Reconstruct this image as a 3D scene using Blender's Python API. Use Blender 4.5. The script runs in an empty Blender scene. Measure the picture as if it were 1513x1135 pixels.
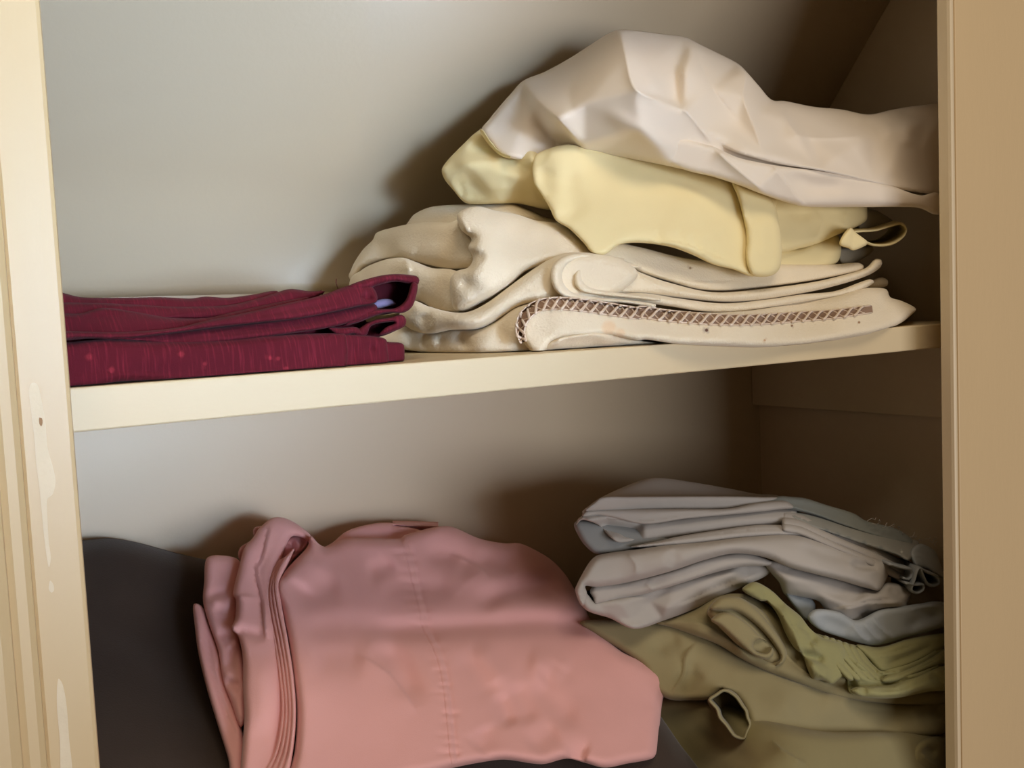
import bpy, bmesh, math, random
import numpy as np
from mathutils import Vector, Matrix
from mathutils.geometry import delaunay_2d_cdt

C = bpy.context.scene.collection
W, H = 1513, 1135
Z0 = 1.25                       # height of the upper shelf's top above the room floor
# ------------------------------------------------------------------ camera
CAM = np.array([0.0, -0.45604, Z0 + 0.02336])
YAW, PITCH, ROLL, F = 0.59869, 0.07237, -0.04454, 1400.0
fw = np.array([math.sin(YAW)*math.cos(PITCH), math.cos(YAW)*math.cos(PITCH), -math.sin(PITCH)])
r0 = np.array([math.cos(YAW), -math.sin(YAW), 0.0]); u0 = np.cross(r0, fw)
rt = math.cos(ROLL)*r0 + math.sin(ROLL)*u0
up = -math.sin(ROLL)*r0 + math.cos(ROLL)*u0
cd = bpy.data.cameras.new('camera'); cam = bpy.data.objects.new('camera', cd); C.objects.link(cam)
cam.matrix_world = Matrix(((rt[0], up[0], -fw[0], CAM[0]), (rt[1], up[1], -fw[1], CAM[1]),
                           (rt[2], up[2], -fw[2], CAM[2]), (0, 0, 0, 1)))
cd.sensor_fit = 'HORIZONTAL'; cd.sensor_width = 36.0; cd.lens = 36.0*F/W
cd.clip_start = 0.01
bpy.context.scene.camera = cam

def at(px, py, y):
    """points of the closet at depth y (y = 0 is the shelf's front edge) on the sight lines through px, py"""
    px = np.asarray(px, float); py = np.asarray(py, float); y = np.asarray(y, float)
    d = fw[None, :] + np.multiply.outer((px - W/2)/F, rt) - np.multiply.outer((py - H/2)/F, up)
    t = (y - CAM[1])/d[:, 1]
    return CAM[None, :] + d*t[:, None]
def at1(px, py, y):
    return Vector(at([px], [py], [y])[0])

# ------------------------------------------------------------------ tags
def tag(o, label=None, cat=None, group=None, kind=None):
    if label: o['label'] = label
    if cat: o['category'] = cat
    if group: o['group'] = group
    if kind: o['kind'] = kind
    return o
def empty(name, loc, label, cat, group=None):
    o = bpy.data.objects.new(name, None); o.empty_display_size = 0.03
    C.objects.link(o); o.location = loc
    bpy.context.view_layer.update()
    return tag(o, label, cat, group)
def link(name, me, mat, parent=None):
    o = bpy.data.objects.new(name, me); C.objects.link(o)
    me.materials.append(mat)
    if parent is not None:
        o.parent = parent
        o.matrix_parent_inverse = Matrix.Translation(-parent.location)
    return o

# ------------------------------------------------------------------ materials
def nodes(name):
    m = bpy.data.materials.new(name); m.use_nodes = True
    nt = m.node_tree; b = nt.nodes['Principled BSDF']
    return m, nt, b
def paint(name, col, rough=0.55, var=0.06, scale=6.0, bump=0.15, bscale=180.0, streak=None):
    m, nt, b = nodes(name); N = nt.nodes; L = nt.links
    tc = N.new('ShaderNodeTexCoord')
    mp = N.new('ShaderNodeMapping'); L.new(tc.outputs['Object'], mp.inputs['Vector'])
    if streak: mp.inputs['Scale'].default_value = streak
    n = N.new('ShaderNodeTexNoise'); n.inputs['Scale'].default_value = scale; n.inputs['Detail'].default_value = 5
    L.new(mp.outputs['Vector'], n.inputs['Vector'])
    r = N.new('ShaderNodeValToRGB'); L.new(n.outputs['Fac'], r.inputs['Fac'])
    c = np.array(col)
    r.color_ramp.elements[0].position = .3; r.color_ramp.elements[1].position = .7
    r.color_ramp.elements[0].color = (*(c*(1-var)), 1); r.color_ramp.elements[1].color = (*np.minimum(c*(1+var), 1), 1)
    L.new(r.outputs['Color'], b.inputs['Base Color'])
    b.inputs['Roughness'].default_value = rough
    n2 = N.new('ShaderNodeTexNoise'); n2.inputs['Scale'].default_value = bscale; n2.inputs['Detail'].default_value = 3
    L.new(mp.outputs['Vector'], n2.inputs['Vector'])
    bp = N.new('ShaderNodeBump'); bp.inputs['Strength'].default_value = bump; bp.inputs['Distance'].default_value = 0.002
    L.new(n2.outputs['Fac'], bp.inputs['Height']); L.new(bp.outputs['Normal'], b.inputs['Normal'])
    return m
def fabric(name, col, weave=1500.0, bump=0.12, rough=0.9, var=0.05, sheen=0.15, trans=0.0, slub=0.0, wr=0.0):
    m, nt, b = nodes(name); N = nt.nodes; L = nt.links
    tc = N.new('ShaderNodeTexCoord')
    at_ = N.new('ShaderNodeAttribute'); at_.attribute_name = 'tint'
    n = N.new('ShaderNodeTexNoise'); n.inputs['Scale'].default_value = 14; n.inputs['Detail'].default_value = 4
    L.new(tc.outputs['Object'], n.inputs['Vector'])
    r = N.new('ShaderNodeValToRGB'); L.new(n.outputs['Fac'], r.inputs['Fac'])
    c = np.array(col)
    r.color_ramp.elements[0].position = .3; r.color_ramp.elements[1].position = .7
    r.color_ramp.elements[0].color = (*(c*(1-var)), 1); r.color_ramp.elements[1].color = (*np.minimum(c*(1+var), 1), 1)
    mx = N.new('ShaderNodeMix'); mx.data_type = 'RGBA'; mx.blend_type = 'MULTIPLY'; mx.inputs['Factor'].default_value = 1
    L.new(r.outputs['Color'], mx.inputs['A']); L.new(at_.outputs['Color'], mx.inputs['B'])
    out = mx.outputs['Result']
    if slub:
        mp = N.new('ShaderNodeMapping'); mp.inputs['Scale'].default_value = (900, 60, 60)
        L.new(tc.outputs['Object'], mp.inputs['Vector'])
        ns = N.new('ShaderNodeTexNoise'); ns.inputs['Scale'].default_value = 1; ns.inputs['Detail'].default_value = 2
        L.new(mp.outputs['Vector'], ns.inputs['Vector'])
        rs = N.new('ShaderNodeValToRGB'); L.new(ns.outputs['Fac'], rs.inputs['Fac'])
        rs.color_ramp.elements[0].position = .52; rs.color_ramp.elements[1].position = .72
        rs.color_ramp.elements[0].color = (1, 1, 1, 1); rs.color_ramp.elements[1].color = (1+slub, 1+slub, 1+slub, 1)
        m2 = N.new('ShaderNodeMix'); m2.data_type = 'RGBA'; m2.blend_type = 'MULTIPLY'; m2.inputs['Factor'].default_value = 1
        L.new(out, m2.inputs['A']); L.new(rs.outputs['Color'], m2.inputs['B']); out = m2.outputs['Result']
    L.new(out, b.inputs['Base Color'])
    b.inputs['Roughness'].default_value = rough
    b.inputs['Specular IOR Level'].default_value = 0.15
    b.inputs['Sheen Weight'].default_value = sheen; b.inputs['Sheen Roughness'].default_value = 0.5
    w = N.new('ShaderNodeTexNoise'); w.inputs['Scale'].default_value = weave; w.inputs['Detail'].default_value = 2
    L.new(tc.outputs['Object'], w.inputs['Vector'])
    bp = N.new('ShaderNodeBump'); bp.inputs['Strength'].default_value = bump; bp.inputs['Distance'].default_value = 0.001
    L.new(w.outputs['Fac'], bp.inputs['Height'])
    nrm = bp
    if wr:
        n3 = N.new('ShaderNodeTexNoise'); n3.noise_type = 'RIDGED_MULTIFRACTAL'; n3.inputs['Scale'].default_value = 16; n3.inputs['Detail'].default_value = 2; n3.inputs['Distortion'].default_value = .8
        L.new(tc.outputs['Object'], n3.inputs['Vector'])
        b3 = N.new('ShaderNodeBump'); b3.inputs['Strength'].default_value = wr; b3.inputs['Distance'].default_value = 0.004
        L.new(n3.outputs['Fac'], b3.inputs['Height']); L.new(bp.outputs['Normal'], b3.inputs['Normal']); nrm = b3
    L.new(nrm.outputs['Normal'], b.inputs['Normal'])
    if trans:
        b.inputs['Subsurface Weight'].default_value = trans
        b.inputs['Subsurface Radius'].default_value = (.012, .009, .005); b.inputs['Subsurface Scale'].default_value = 0.5
    return m

# ------------------------------------------------------------------ picture crops used for reading coordinates
class Crop:
    def __init__(s, x, y, k): s.x, s.y, s.k = x, y, k
    def __call__(s, pts): return [(s.x + p[0]/s.k, s.y + p[1]/s.k, *p[2:]) for p in pts]
cA = Crop(480, 250, 3.026); cB = Crop(920, 250, 3.026); cC = Crop(630, 20, 1.891); cD = Crop(60, 380, 2.522)
cE = Crop(820, 680, 2.495); cF = Crop(100, 740, 2.702); cG = Crop(560, 740, 2.702); cP = Crop(0, 0, 1.0)

# ------------------------------------------------------------------ curves and fields
def spline(pts, closed, step):
    P = np.array([p[:2] for p in pts], float); n = len(P)
    if not closed and n == 2:
        m = max(2, int(np.linalg.norm(P[1]-P[0])/step)); t = np.linspace(0, 1, m)[:, None]
        return P[0]*(1-t) + P[1]*t
    out = []
    for i in range(n if closed else n-1):
        if closed: a, b, c, d = P[(i-1) % n], P[i], P[(i+1) % n], P[(i+2) % n]
        else: a, b, c, d = P[max(i-1, 0)], P[i], P[i+1], P[min(i+2, n-1)]
        L = np.linalg.norm(c-b); m = max(1, int(round(L/step)))
        ta = (c-a)*L/(np.linalg.norm(c-b)+np.linalg.norm(b-a)+1e-6)
        tb = (d-b)*L/(np.linalg.norm(d-c)+np.linalg.norm(c-b)+1e-6)
        for k in range(m):
            t = k/m
            out.append((2*t**3-3*t*t+1)*b + (t**3-2*t*t+t)*ta + (-2*t**3+3*t*t)*c + (t**3-t*t)*tb)
    if not closed: out.append(P[-1])
    return np.array(out)
def poly_dist(Q, S, closed=False):
    """distance, signed side (+ = right-hand/below when drawn left to right) and arc fraction of Q to polyline S"""
    A = S if closed else S[:-1]; B = np.roll(S, -1, 0) if closed else S[1:]
    best = np.full(len(Q), 1e9); side = np.zeros(len(Q)); frac = np.zeros(len(Q)); idx = np.zeros(len(Q), int)
    seg = np.linalg.norm(B-A, axis=1); cum = np.concatenate([[0], np.cumsum(seg)]); tot = cum[-1]+1e-9
    for i in range(len(A)):
        ab = B[i]-A[i]; l2 = ab@ab+1e-12
        t = np.clip((Q-A[i])@ab/l2, 0, 1)
        df = Q-(A[i]+t[:, None]*ab); d = np.hypot(df[:, 0], df[:, 1])
        s = ab[0]*df[:, 1]-ab[1]*df[:, 0]
        m = d < best-1e-9
        best[m] = d[m]; side[m] = np.sign(s[m]); frac[m] = (cum[i]+t[m]*seg[i])/tot; idx[m] = i
    return best, side, frac, idx
class Field:
    """smooth depth field through (px, py, y) control points (thin plate)"""
    def __init__(s, pts):
        s.c = None
        if isinstance(pts, (int, float)): s.c = float(pts); return
        P = np.array(pts, float); s.P = P[:, :2]/500.0; n = len(P)
        if n < 4:
            A = np.c_[np.ones(n), s.P]; s.w = np.zeros(n); s.a = np.linalg.lstsq(A, P[:, 2], rcond=None)[0]; return
        K = s.k(s.P); A = np.c_[np.ones(n), s.P]
        M = np.block([[K+1e-4*np.eye(n), A], [A.T, np.zeros((3, 3))]])
        x = np.linalg.lstsq(M, np.concatenate([P[:, 2], np.zeros(3)]), rcond=None)[0]
        s.w, s.a = x[:n], x[n:]
    def k(s, Q):
        d2 = ((Q[:, None, :]-s.P[None])**2).sum(2); return 0.5*d2*np.log(d2+1e-9)
    def __call__(s, Q):
        if s.c is not None: return np.full(len(Q), s.c)
        Q = Q/500.0
        return s.k(Q)@s.w + np.c_[np.ones(len(Q)), Q]@s.a
class Tin:
    """creased depth field: flat facets between (px, py, y) points, creases softened over blur pixels"""
    def __init__(s, pts, edges, blur=4.0):
        s.tps = Field(pts); P = np.array(pts, float)
        rv, re, rf, ov, oe, of = delaunay_2d_cdt([Vector(p[:2]) for p in P], edges, [], 0, 1e-4)
        s.V = np.array([(v.x, v.y) for v in rv]); s.z = np.array([P[o[0], 2] if o else s.tps(np.array([[v.x, v.y]]))[0] for o, v in zip(ov, rv)]); s.F = rf; s.b = blur
    def one(s, Q):
        y = s.tps(Q)
        for f in s.F:
            a, b, c = (s.V[i] for i in f); d = (b[0]-a[0])*(c[1]-a[1])-(c[0]-a[0])*(b[1]-a[1])
            if abs(d) < 1e-9: continue
            u = ((Q[:, 0]-a[0])*(c[1]-a[1])-(c[0]-a[0])*(Q[:, 1]-a[1]))/d
            v = ((b[0]-a[0])*(Q[:, 1]-a[1])-(Q[:, 0]-a[0])*(b[1]-a[1]))/d
            m = (u >= -1e-6) & (v >= -1e-6) & (u+v <= 1+1e-6)
            y[m] = s.z[f[0]]*(1-u[m]-v[m])+s.z[f[1]]*u[m]+s.z[f[2]]*v[m]
        return y
    def __call__(s, Q):
        o = [(0, 0)]+[(s.b*math.cos(k*math.pi/3), s.b*math.sin(k*math.pi/3)) for k in range(6)]+[(2*s.b*math.cos(k*math.pi/3+.5), 2*s.b*math.sin(k*math.pi/3+.5)) for k in range(6)]
        w = [2]+[1.5]*6+[.8]*6
        return sum(wi*s.one(Q+np.array(oi)) for wi, oi in zip(w, o))/sum(w)
def vnoise(Q, scale, seed):
    rs = np.random.RandomState(seed); T = rs.rand(64, 64)*2-1
    q = Q/scale+100.37; i = np.floor(q).astype(int); f = q-i; f = f*f*(3-2*f)
    g = lambda a, b: T[(i[:, 0]+a) % 64, (i[:, 1]+b) % 64]
    return (g(0, 0)*(1-f[:, 0])+g(1, 0)*f[:, 0])*(1-f[:, 1]) + (g(0, 1)*(1-f[:, 0])+g(1, 1)*f[:, 0])*f[:, 1]

class Stroke:
    """a fold line: kind r/v soft ridge/valley, R/V crisp ridge/crease, s overlapping edge (raised below/right of its direction)"""
    def __init__(s, kind, amp, width, pts, taper=0.30):
        s.kind, s.amp, s.w, s.tp = kind, amp*1e-3, width, taper; s.S = spline(pts, False, 6.0)
    def lift(s, Q):
        out = np.zeros(len(Q)); lo = s.S.min(0)-s.w*4-4; hi = s.S.max(0)+s.w*4+4
        m = ((Q >= lo) & (Q <= hi)).all(1)
        if not m.any(): return out
        d, sd, fr, _ = poly_dist(Q[m], s.S)
        e = np.minimum(fr, 1-fr)/max(s.tp, 1e-3); e = np.clip(e, 0, 1); e = e*e*(3-2*e)
        if s.kind in 'rv': f = np.exp(-(d/s.w)**2)
        elif s.kind in 'RV': f = np.exp(-d/s.w)
        else:
            sg = d*sd; f = np.where(sg > 0, np.exp(-sg/s.w), 0)*np.clip((sg+0.2)/1.6, 0, 1)
        out[m] = f*e*s.amp*(-1 if s.kind in 'vV' else 1)
        return out
    def near(s):
        n = np.gradient(s.S, axis=0); n = np.c_[-n[:, 1], n[:, 0]]/(np.hypot(n[:, 0], n[:, 1])[:, None]+1e-9)
        fine = spline([tuple(p) for p in s.S[::2]] if len(s.S) > 6 else [tuple(p) for p in s.S], False, 3.0)
        n = np.gradient(fine, axis=0); n = np.c_[-n[:, 1], n[:, 0]]/(np.hypot(n[:, 0], n[:, 1])[:, None]+1e-9)
        if s.kind == 's': return np.vstack([fine-n*0.6, fine+n*1.6, fine+n*5])
        if s.kind in 'RV': return np.vstack([fine, fine+n*2, fine-n*2])
        return np.zeros((0, 2))

class Layer:
    """one fold of cloth: its front surface over an outline, rounded over at the rim and carried back in depth"""
    def __init__(s, outline, depth, r=14, pd=10, back=30, inset=5, strokes=(), noise=((0.6, 40),), g=4.5, spots=(), seed=1, tint=(1, 1, 1)):
        s.out = spline(outline, True, 4.0)
        s.rr = np.array([r]*len(s.out), float)
        if any(len(p) > 2 for p in outline):       # own rim radius at some outline points
            P = np.array([p[:2] for p in outline]); R = np.array([p[2] if len(p) > 2 else r for p in outline], float)
            D = np.hypot(*(s.out[:, None, :]-P[None]).transpose(2, 0, 1)); k = np.argsort(D, 1)[:, :2]
            dd = np.take_along_axis(D, k, 1)+1e-3; ww = 1/dd; s.rr = (ww*R[k]).sum(1)/ww.sum(1)
        s.f = depth if isinstance(depth, Tin) else Field(depth); s.pd = pd*1e-3; s.back = back*1e-3; s.inset = inset
        s.st = [Stroke(*a) for a in strokes]; s.noise = noise; s.g = g; s.spots = spots; s.seed = seed; s.tint = tint
    def ysurf(s, Q, rim=True):
        y = s.f(Q)
        if rim:
            d, sd, fr, ix = poly_dist(Q, s.out, True); rr = s.rr[ix]
            t = np.clip(1-d/rr, 0, 1); pdl = np.minimum(s.pd, rr*1e-3*1.2)
            y = y + pdl*(1-np.sqrt(np.maximum(0, 1-t*t)))
            e = np.clip(d/4.0, 0, 1)
        else: e = 1
        l = np.zeros(len(Q))
        for k in s.st: l += k.lift(Q)
        for i, (a, sc) in enumerate(s.noise): l += 0.5*a*1e-3*vnoise(Q, sc, s.seed*7+i)
        return y - l*e
    def mesh(s):
        lo, hi = s.out.min(0), s.out.max(0); g = s.g
        xs = np.arange(lo[0], hi[0], g); ys = np.arange(lo[1], hi[1], g*0.866)
        X, Y = np.meshgrid(xs, ys); X = X + (np.arange(len(ys)) % 2)[:, None]*g/2
        Q = np.c_[X.ravel(), Y.ravel()]
        ex = [k.near() for k in s.st] + [np.array([(x+rr*k*math.cos(a), y+rr*k*math.sin(a)) for k in (0, .6, 1.0, 1.3) for a in np.arange(0, 6.28, .9)]) for (x, y, rr, c) in s.spots]
        # rim rows
        n = np.gradient(np.vstack([s.out[-1], s.out, s.out[0]]), axis=0)[1:-1]; n = np.c_[-n[:, 1], n[:, 0]]/(np.hypot(n[:, 0], n[:, 1])[:, None]+1e-9)
        area = 0.5*np.sum(s.out[:, 0]*np.roll(s.out[:, 1], -1)-np.roll(s.out[:, 0], -1)*s.out[:, 1])
        if area < 0: n = -n
        ex += [s.out+n*1.2, s.out+n*3.0]
        E = np.vstack([e for e in ex if len(e)])
        def inside(P):
            x, y = P[:, 0], P[:, 1]; c = np.zeros(len(P), bool)
            A = s.out; B = np.roll(A, -1, 0)
            for a, b in zip(A, B):
                if a[1] != b[1]:
                    m = (a[1] > y) != (b[1] > y)
                    c ^= m & (x < (b[0]-a[0])*(y-a[1])/(b[1]-a[1])+a[0])
            return c
        def ok(P, dmin):
            P = P[inside(P)]
            if not len(P): return P
            return P[poly_dist(P, s.out, True)[0] > dmin]
        E = ok(E, 0.8); Q = ok(Q, 3.6)
        # thin the grid out where the extra points are
        if len(E) and len(Q):
            cell = {}
            for p in E: cell[(int(p[0]//3), int(p[1]//3))] = 1
            Q = np.array([q for q in Q if (int(q[0]//3), int(q[1]//3)) not in cell]).reshape(-1, 2)
            seen = {}; keep = []
            for i, p in enumerate(E):
                k = (int(p[0]//1.3), int(p[1]//1.3))
                if k not in seen: seen[k] = 1; keep.append(i)
            E = E[keep]
        nb = len(s.out); allp = np.vstack([s.out, E, Q])
        rv, re, rf, ov, oe, of = delaunay_2d_cdt([Vector(p) for p in allp], [], [list(range(nb))], 1, 1e-4)
        V = np.array([(v.x, v.y) for v in rv]); m = {}
        for i, o in enumerate(ov):
            for j in o: m[j] = i
        ring = [m[i] for i in range(nb) if i in m]
        ring = [a for i, a in enumerate(ring) if a != ring[i-1]]
        y = s.ysurf(V); P = at(V[:, 0], V[:, 1], y)
        faces = [tuple(f) for f in rf]
        tint = np.ones((len(V), 3))*np.array(s.tint)
        for (x, yy, rr, c) in s.spots:
            d = np.hypot(V[:, 0]-x, V[:, 1]-yy); w = np.clip((1.15*rr-d)/(0.35*rr), 0, 1)[:, None]
            tint = tint*(1-w)+np.array(c)*w
        # the rim carried back
        R = V[ring]; nr = np.gradient(np.vstack([R[-1], R, R[0]]), axis=0)[1:-1]
        for _ in range(6): nr = (np.roll(nr, 1, 0)+nr*2+np.roll(nr, -1, 0))/4
        nr = np.c_[-nr[:, 1], nr[:, 0]]/(np.hypot(nr[:, 0], nr[:, 1])[:, None]+1e-9)
        if area < 0: nr = -nr
        yr = y[ring]; last = ring; allP = [P]; base = len(P); ts = [tint]
        for q, (bk, ins) in enumerate(((0.12, 0.25), (0.5, 0.6), (1.0, 1.0))):
            q2 = R+nr*s.inset*ins; P2 = at(q2[:, 0], q2[:, 1], yr+s.back*bk)
            idx = list(range(base, base+len(ring)))
            for i in range(len(ring)):
                j = (i+1) % len(ring); faces.append((last[i], last[j], idx[j], idx[i]))
            allP.append(P2); ts.append(tint[ring]); base += len(ring); last = idx
        faces.append(tuple(reversed(last)))
        return np.vstack(allP), faces, np.vstack(ts)

def mesh_from(V, F, name, tint=None, smooth=True, fix=True):
    me = bpy.data.meshes.new(name); me.from_pydata([tuple(v) for v in V], [], F); me.validate()
    if fix:
        bm = bmesh.new(); bm.from_mesh(me)
        big = [f for f in bm.faces if len(f.verts) > 4]
        if big: bmesh.ops.triangulate(bm, faces=big)
        bmesh.ops.recalc_face_normals(bm, faces=bm.faces); bm.to_mesh(me); bm.free()
    if smooth: me.polygons.foreach_set('use_smooth', [True]*len(me.polygons))
    a = me.color_attributes.new('tint', 'FLOAT_COLOR', 'POINT')
    n = len(me.vertices)
    t = np.ones((n, 4))
    if tint is not None and len(tint) == n: t[:, :3] = tint
    a.data.foreach_set('color', t.ravel())
    me.update()
    return me
def cloth(name, layers, mat, parent):
    V, Fs, T = [], [], []; b = 0
    for l in layers:
        v, f, t = l.mesh() if isinstance(l, Layer) else l
        V.append(v); T.append(t); Fs += [tuple(i+b for i in q) for q in f]; b += len(v)
    V = np.vstack(V)
    # cloth lies on its shelf, against the walls and under the slope, not inside them
    base = Z0+.0006 if parent.location.z > Z0-.02 else Z0-.4144
    m = (V[:, 1] > -.0022) | (base < Z0-.2); V[m, 2] = np.maximum(V[m, 2], base)
    V[:, 0] = np.minimum(V[:, 0], .866); V[:, 1] = np.minimum(V[:, 1], .2985)
    over = np.maximum(0, (V[:, 1]-.30)*.7716+(V[:, 2]-Z0-.097)*.6361+.0015)*(V[:, 2] > Z0+.03)
    V[:, 1] -= over*.7716; V[:, 2] -= over*.6361
    return link(name, mesh_from(V, Fs, name, np.vstack(T)), mat, parent)
def ribbon(pts, y, depth, th=1.2, closed=True, shift=(0, 0), edge=2.0, tint=(1, 1, 1)):
    """a thin band of cloth seen on its edge: a loop drawn by its front edge and carried back by depth"""
    S = spline(pts, closed, 4.0); f = Field(y); yy = f(S)
    n = np.gradient(np.vstack([S[-1], S, S[0]]) if closed else S, axis=0); n = n[1:-1] if closed else n
    n = np.c_[-n[:, 1], n[:, 0]]/(np.hypot(n[:, 0], n[:, 1])[:, None]+1e-9)
    rows = []
    for (o, d) in ((-th, 0.08), (0, 0), (th, 0.08), (th, 1.0), (-th, 1.0)):
        q = S+n*o+np.array(shift)*d; rows.append(at(q[:, 0], q[:, 1], yy+depth*1e-3*d))
    m = len(S); V = np.vstack(rows); Fs = []
    for k in range(5):
        for i in range(m if closed else m-1):
            j = (i+1) % m; Fs.append((k*m+i, k*m+j, ((k+1) % 5)*m+j, ((k+1) % 5)*m+i))
    if not closed:
        Fs.append(tuple(k*m for k in range(5))); Fs.append(tuple(k*m+m-1 for k in reversed(range(5))))
    return V, Fs, np.ones((len(V), 3))*np.array(tint)
def tube(P3, rad, sides=6):
    """world-space tube"""
    P = np.array(P3, float); V = []; Fs = []
    T = np.gradient(P, axis=0); T /= np.linalg.norm(T, axis=1)[:, None]+1e-12
    a = np.array([0, 0, 1.0]) if abs(T[0][2]) < .9 else np.array([1.0, 0, 0])
    rads = rad if hasattr(rad, '__len__') else [rad]*len(P)
    for i in range(len(P)):
        u = np.cross(T[i], a); u /= np.linalg.norm(u)+1e-12; v = np.cross(T[i], u)
        for k in range(sides):
            t = 2*math.pi*k/sides; V.append(P[i]+rads[i]*(math.cos(t)*u+math.sin(t)*v))
    for i in range(len(P)-1):
        for k in range(sides):
            Fs.append((i*sides+k, i*sides+(k+1) % sides, (i+1)*sides+(k+1) % sides, (i+1)*sides+k))
    Fs.append(tuple(range(sides))); Fs.append(tuple(reversed(range((len(P)-1)*sides, len(P)*sides))))
    return np.array(V), Fs, np.ones((len(V), 3))
def box(x0, x1, y0, y1, z0, z1, bevel=0.0):
    bm = bmesh.new(); bmesh.ops.create_cube(bm, size=1)
    for v in bm.verts: v.co = Vector(((x0+x1)/2+v.co.x*(x1-x0), (y0+y1)/2+v.co.y*(y1-y0), (z0+z1)/2+v.co.z*(z1-z0)))
    if bevel: bmesh.ops.bevel(bm, geom=bm.edges[:], offset=bevel, segments=2, affect='EDGES', profile=.5)
    return bm
def bm_obj(name, bm, mat, parent=None, smooth=False):
    bmesh.ops.recalc_face_normals(bm, faces=bm.faces)
    me = bpy.data.meshes.new(name); bm.to_mesh(me); bm.free()
    if smooth: me.polygons.foreach_set('use_smooth', [True]*len(me.polygons))
    return link(name, me, mat, parent)
def prism_z(name, prof, z0, z1, mat, parent=None):
    """a moulding: profile in x, y run up in z"""
    bm = bmesh.new(); a = [bm.verts.new((x, y, z0)) for x, y in prof]; b = [bm.verts.new((x, y, z1)) for x, y in prof]
    n = len(prof)
    for i in range(n): bm.faces.new((a[i], a[(i+1) % n], b[(i+1) % n], b[i]))
    bm.faces.new(a); bm.faces.new(list(reversed(b)))
    return bm_obj(name, bm, mat, parent)
def struct(o): o['kind'] = 'structure'; return o

# ================================================================== THE CLOSET
wall_paint = paint('closet wall paint', (.63, .525, .375), .42, .03, 3.0, .05, 260)
trim_paint = paint('cream gloss trim paint', (.60, .45, .25), .42, .04, 5.0, .10, 120, streak=(1, 1, .25))
door_paint = paint('tan door paint', (.62, .46, .26), .5, .04, 4.0, .10, 200, streak=(1, 1, .3))
shelf_paint = paint('cream shelf paint', (.68, .555, .35), .5, .05, 5.0, .12, 150, streak=(.3, 1, 1))
cleat_paint = paint('cleat paint', (.62, .53, .37), .6, .04, 5.0, .12, 150)
floor_mat = paint('wood floor', (.42, .27, .15), .4, .15, 3.0, .1, 60, streak=(.2, 3, 1))
XL, XR, YB = -0.03, 0.868, 0.30
YF, YN = -0.026, -0.040          # the face frame's inner and outer plane
def wallbox(name, *a, mat=wall_paint, bevel=0): return struct(bm_obj(name, box(*a, bevel), mat))
kx = 0.100                        # height of the crease where the sloping wall starts, above the shelf
wallbox('wall_back', XL-.05, XR+.05, YB, YB+.05, Z0-1.25, Z0+.0502)
wallbox('wall_right', XR, XR+.05, YF, YB, Z0-1.25, Z0+.7)
wallbox('wall_left', XL-.05, XL, YF, YB, Z0-1.25, Z0+.7)
# the sloping underside behind the upper shelf
sl = bmesh.new(); d = Vector((0, -.108, .131)).normalized()
q0, q1, q2 = Vector((0, YB, Z0+.05)), Vector((0, YB, Z0+kx)), Vector((0, YB, Z0+kx))+d*.055
pf = [q0*(1-t)**2+q1*2*t*(1-t)+q2*t*t for t in [k/12 for k in range(13)]]+[q1+d*.46]
fr = [[sl.verts.new((x, p.y, p.z)) for p in pf] for x in (XL-.05, XR+.05)]
bk = [[sl.verts.new((x, p.y+.04, p.z+.03)) for p in pf] for x in (XL-.05, XR+.05)]
for i in range(len(pf)-1):
    sl.faces.new((fr[0][i], fr[1][i], fr[1][i+1], fr[0][i+1])).smooth = True
    sl.faces.new((bk[0][i], bk[0][i+1], bk[1][i+1], bk[1][i]))
    sl.faces.new((fr[0][i], fr[0][i+1], bk[0][i+1], bk[0][i])); sl.faces.new((fr[1][i], bk[1][i], bk[1][i+1], fr[1][i+1]))
sl.faces.new((fr[0][0], bk[0][0], bk[1][0], fr[1][0])); sl.faces.new((fr[0][-1], fr[1][-1], bk[1][-1], bk[0][-1]))
struct(bm_obj('ceiling', sl, wall_paint))
struct(bm_obj('floor', box(-2.2, 3.2, -3.2, YB, -.05, 0), floor_mat))
# left jamb and its casing, one moulding running up
xl = float(at([105], [573], [YN])[0][0])
prof = [(xl, YF), (xl, YN+.002), (xl-.0006, YN+.0006), (xl-.002, YN), (xl-.0185, YN), (xl-.0195, YN+.0008), (xl-.0202, YN-.0022), (xl-.0225, YN-.0040),
        (xl-.0262, YN-.0046), (xl-.0285, YN-.0036), (xl-.0292, YN-.0062), (xl-.0330, YN-.0085), (xl-.0420, YN-.0095),
        (xl-.0450, YN-.0085), (xl-.0458, YN-.0110), (xl-.062, YN-.013), (xl-.075, YN-.013), (xl-.075, YF)]
jl = struct(prism_z('trim_1', prof, 0, Z0+.6, trim_paint))
# right: the inner edge of the frame, then the flat tan face
xr = float(at([1390], [479], [YF])[0][0])
yn = YF
for k in range(400):
    q = Vector((xr, yn, Z0)); dv = np.array(q)-CAM
    if W/2+F*(dv@rt)/(dv@fw) > 1409: break
    yn -= .0002
prof = [(xr, YF), (xr, yn+.003), (xr+.0006, yn+.0008), (xr+.002, yn), (xr+.0042, yn+.0002), (xr+.0050, yn+.0014), (xr+.0058, yn+.0002), (xr+.0066, yn-.0002), (xr+.03, yn-.0002), (xr+.30, yn-.0002), (xr+.30, YF)]
frame_paint = paint('frame edge paint', (.66, .54, .36), .45, .04, 5.0, .10, 120, streak=(1, 1, .25))
jr = struct(prism_z('trim_2', prof[:6]+[(xr+.005, YF)], 0, Z0+.6, frame_paint))
wallbox('door_1', xr+.0056, xr+.62, yn-.0004, YF, .02, Z0+.6, mat=door_paint, bevel=.0008)
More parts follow.
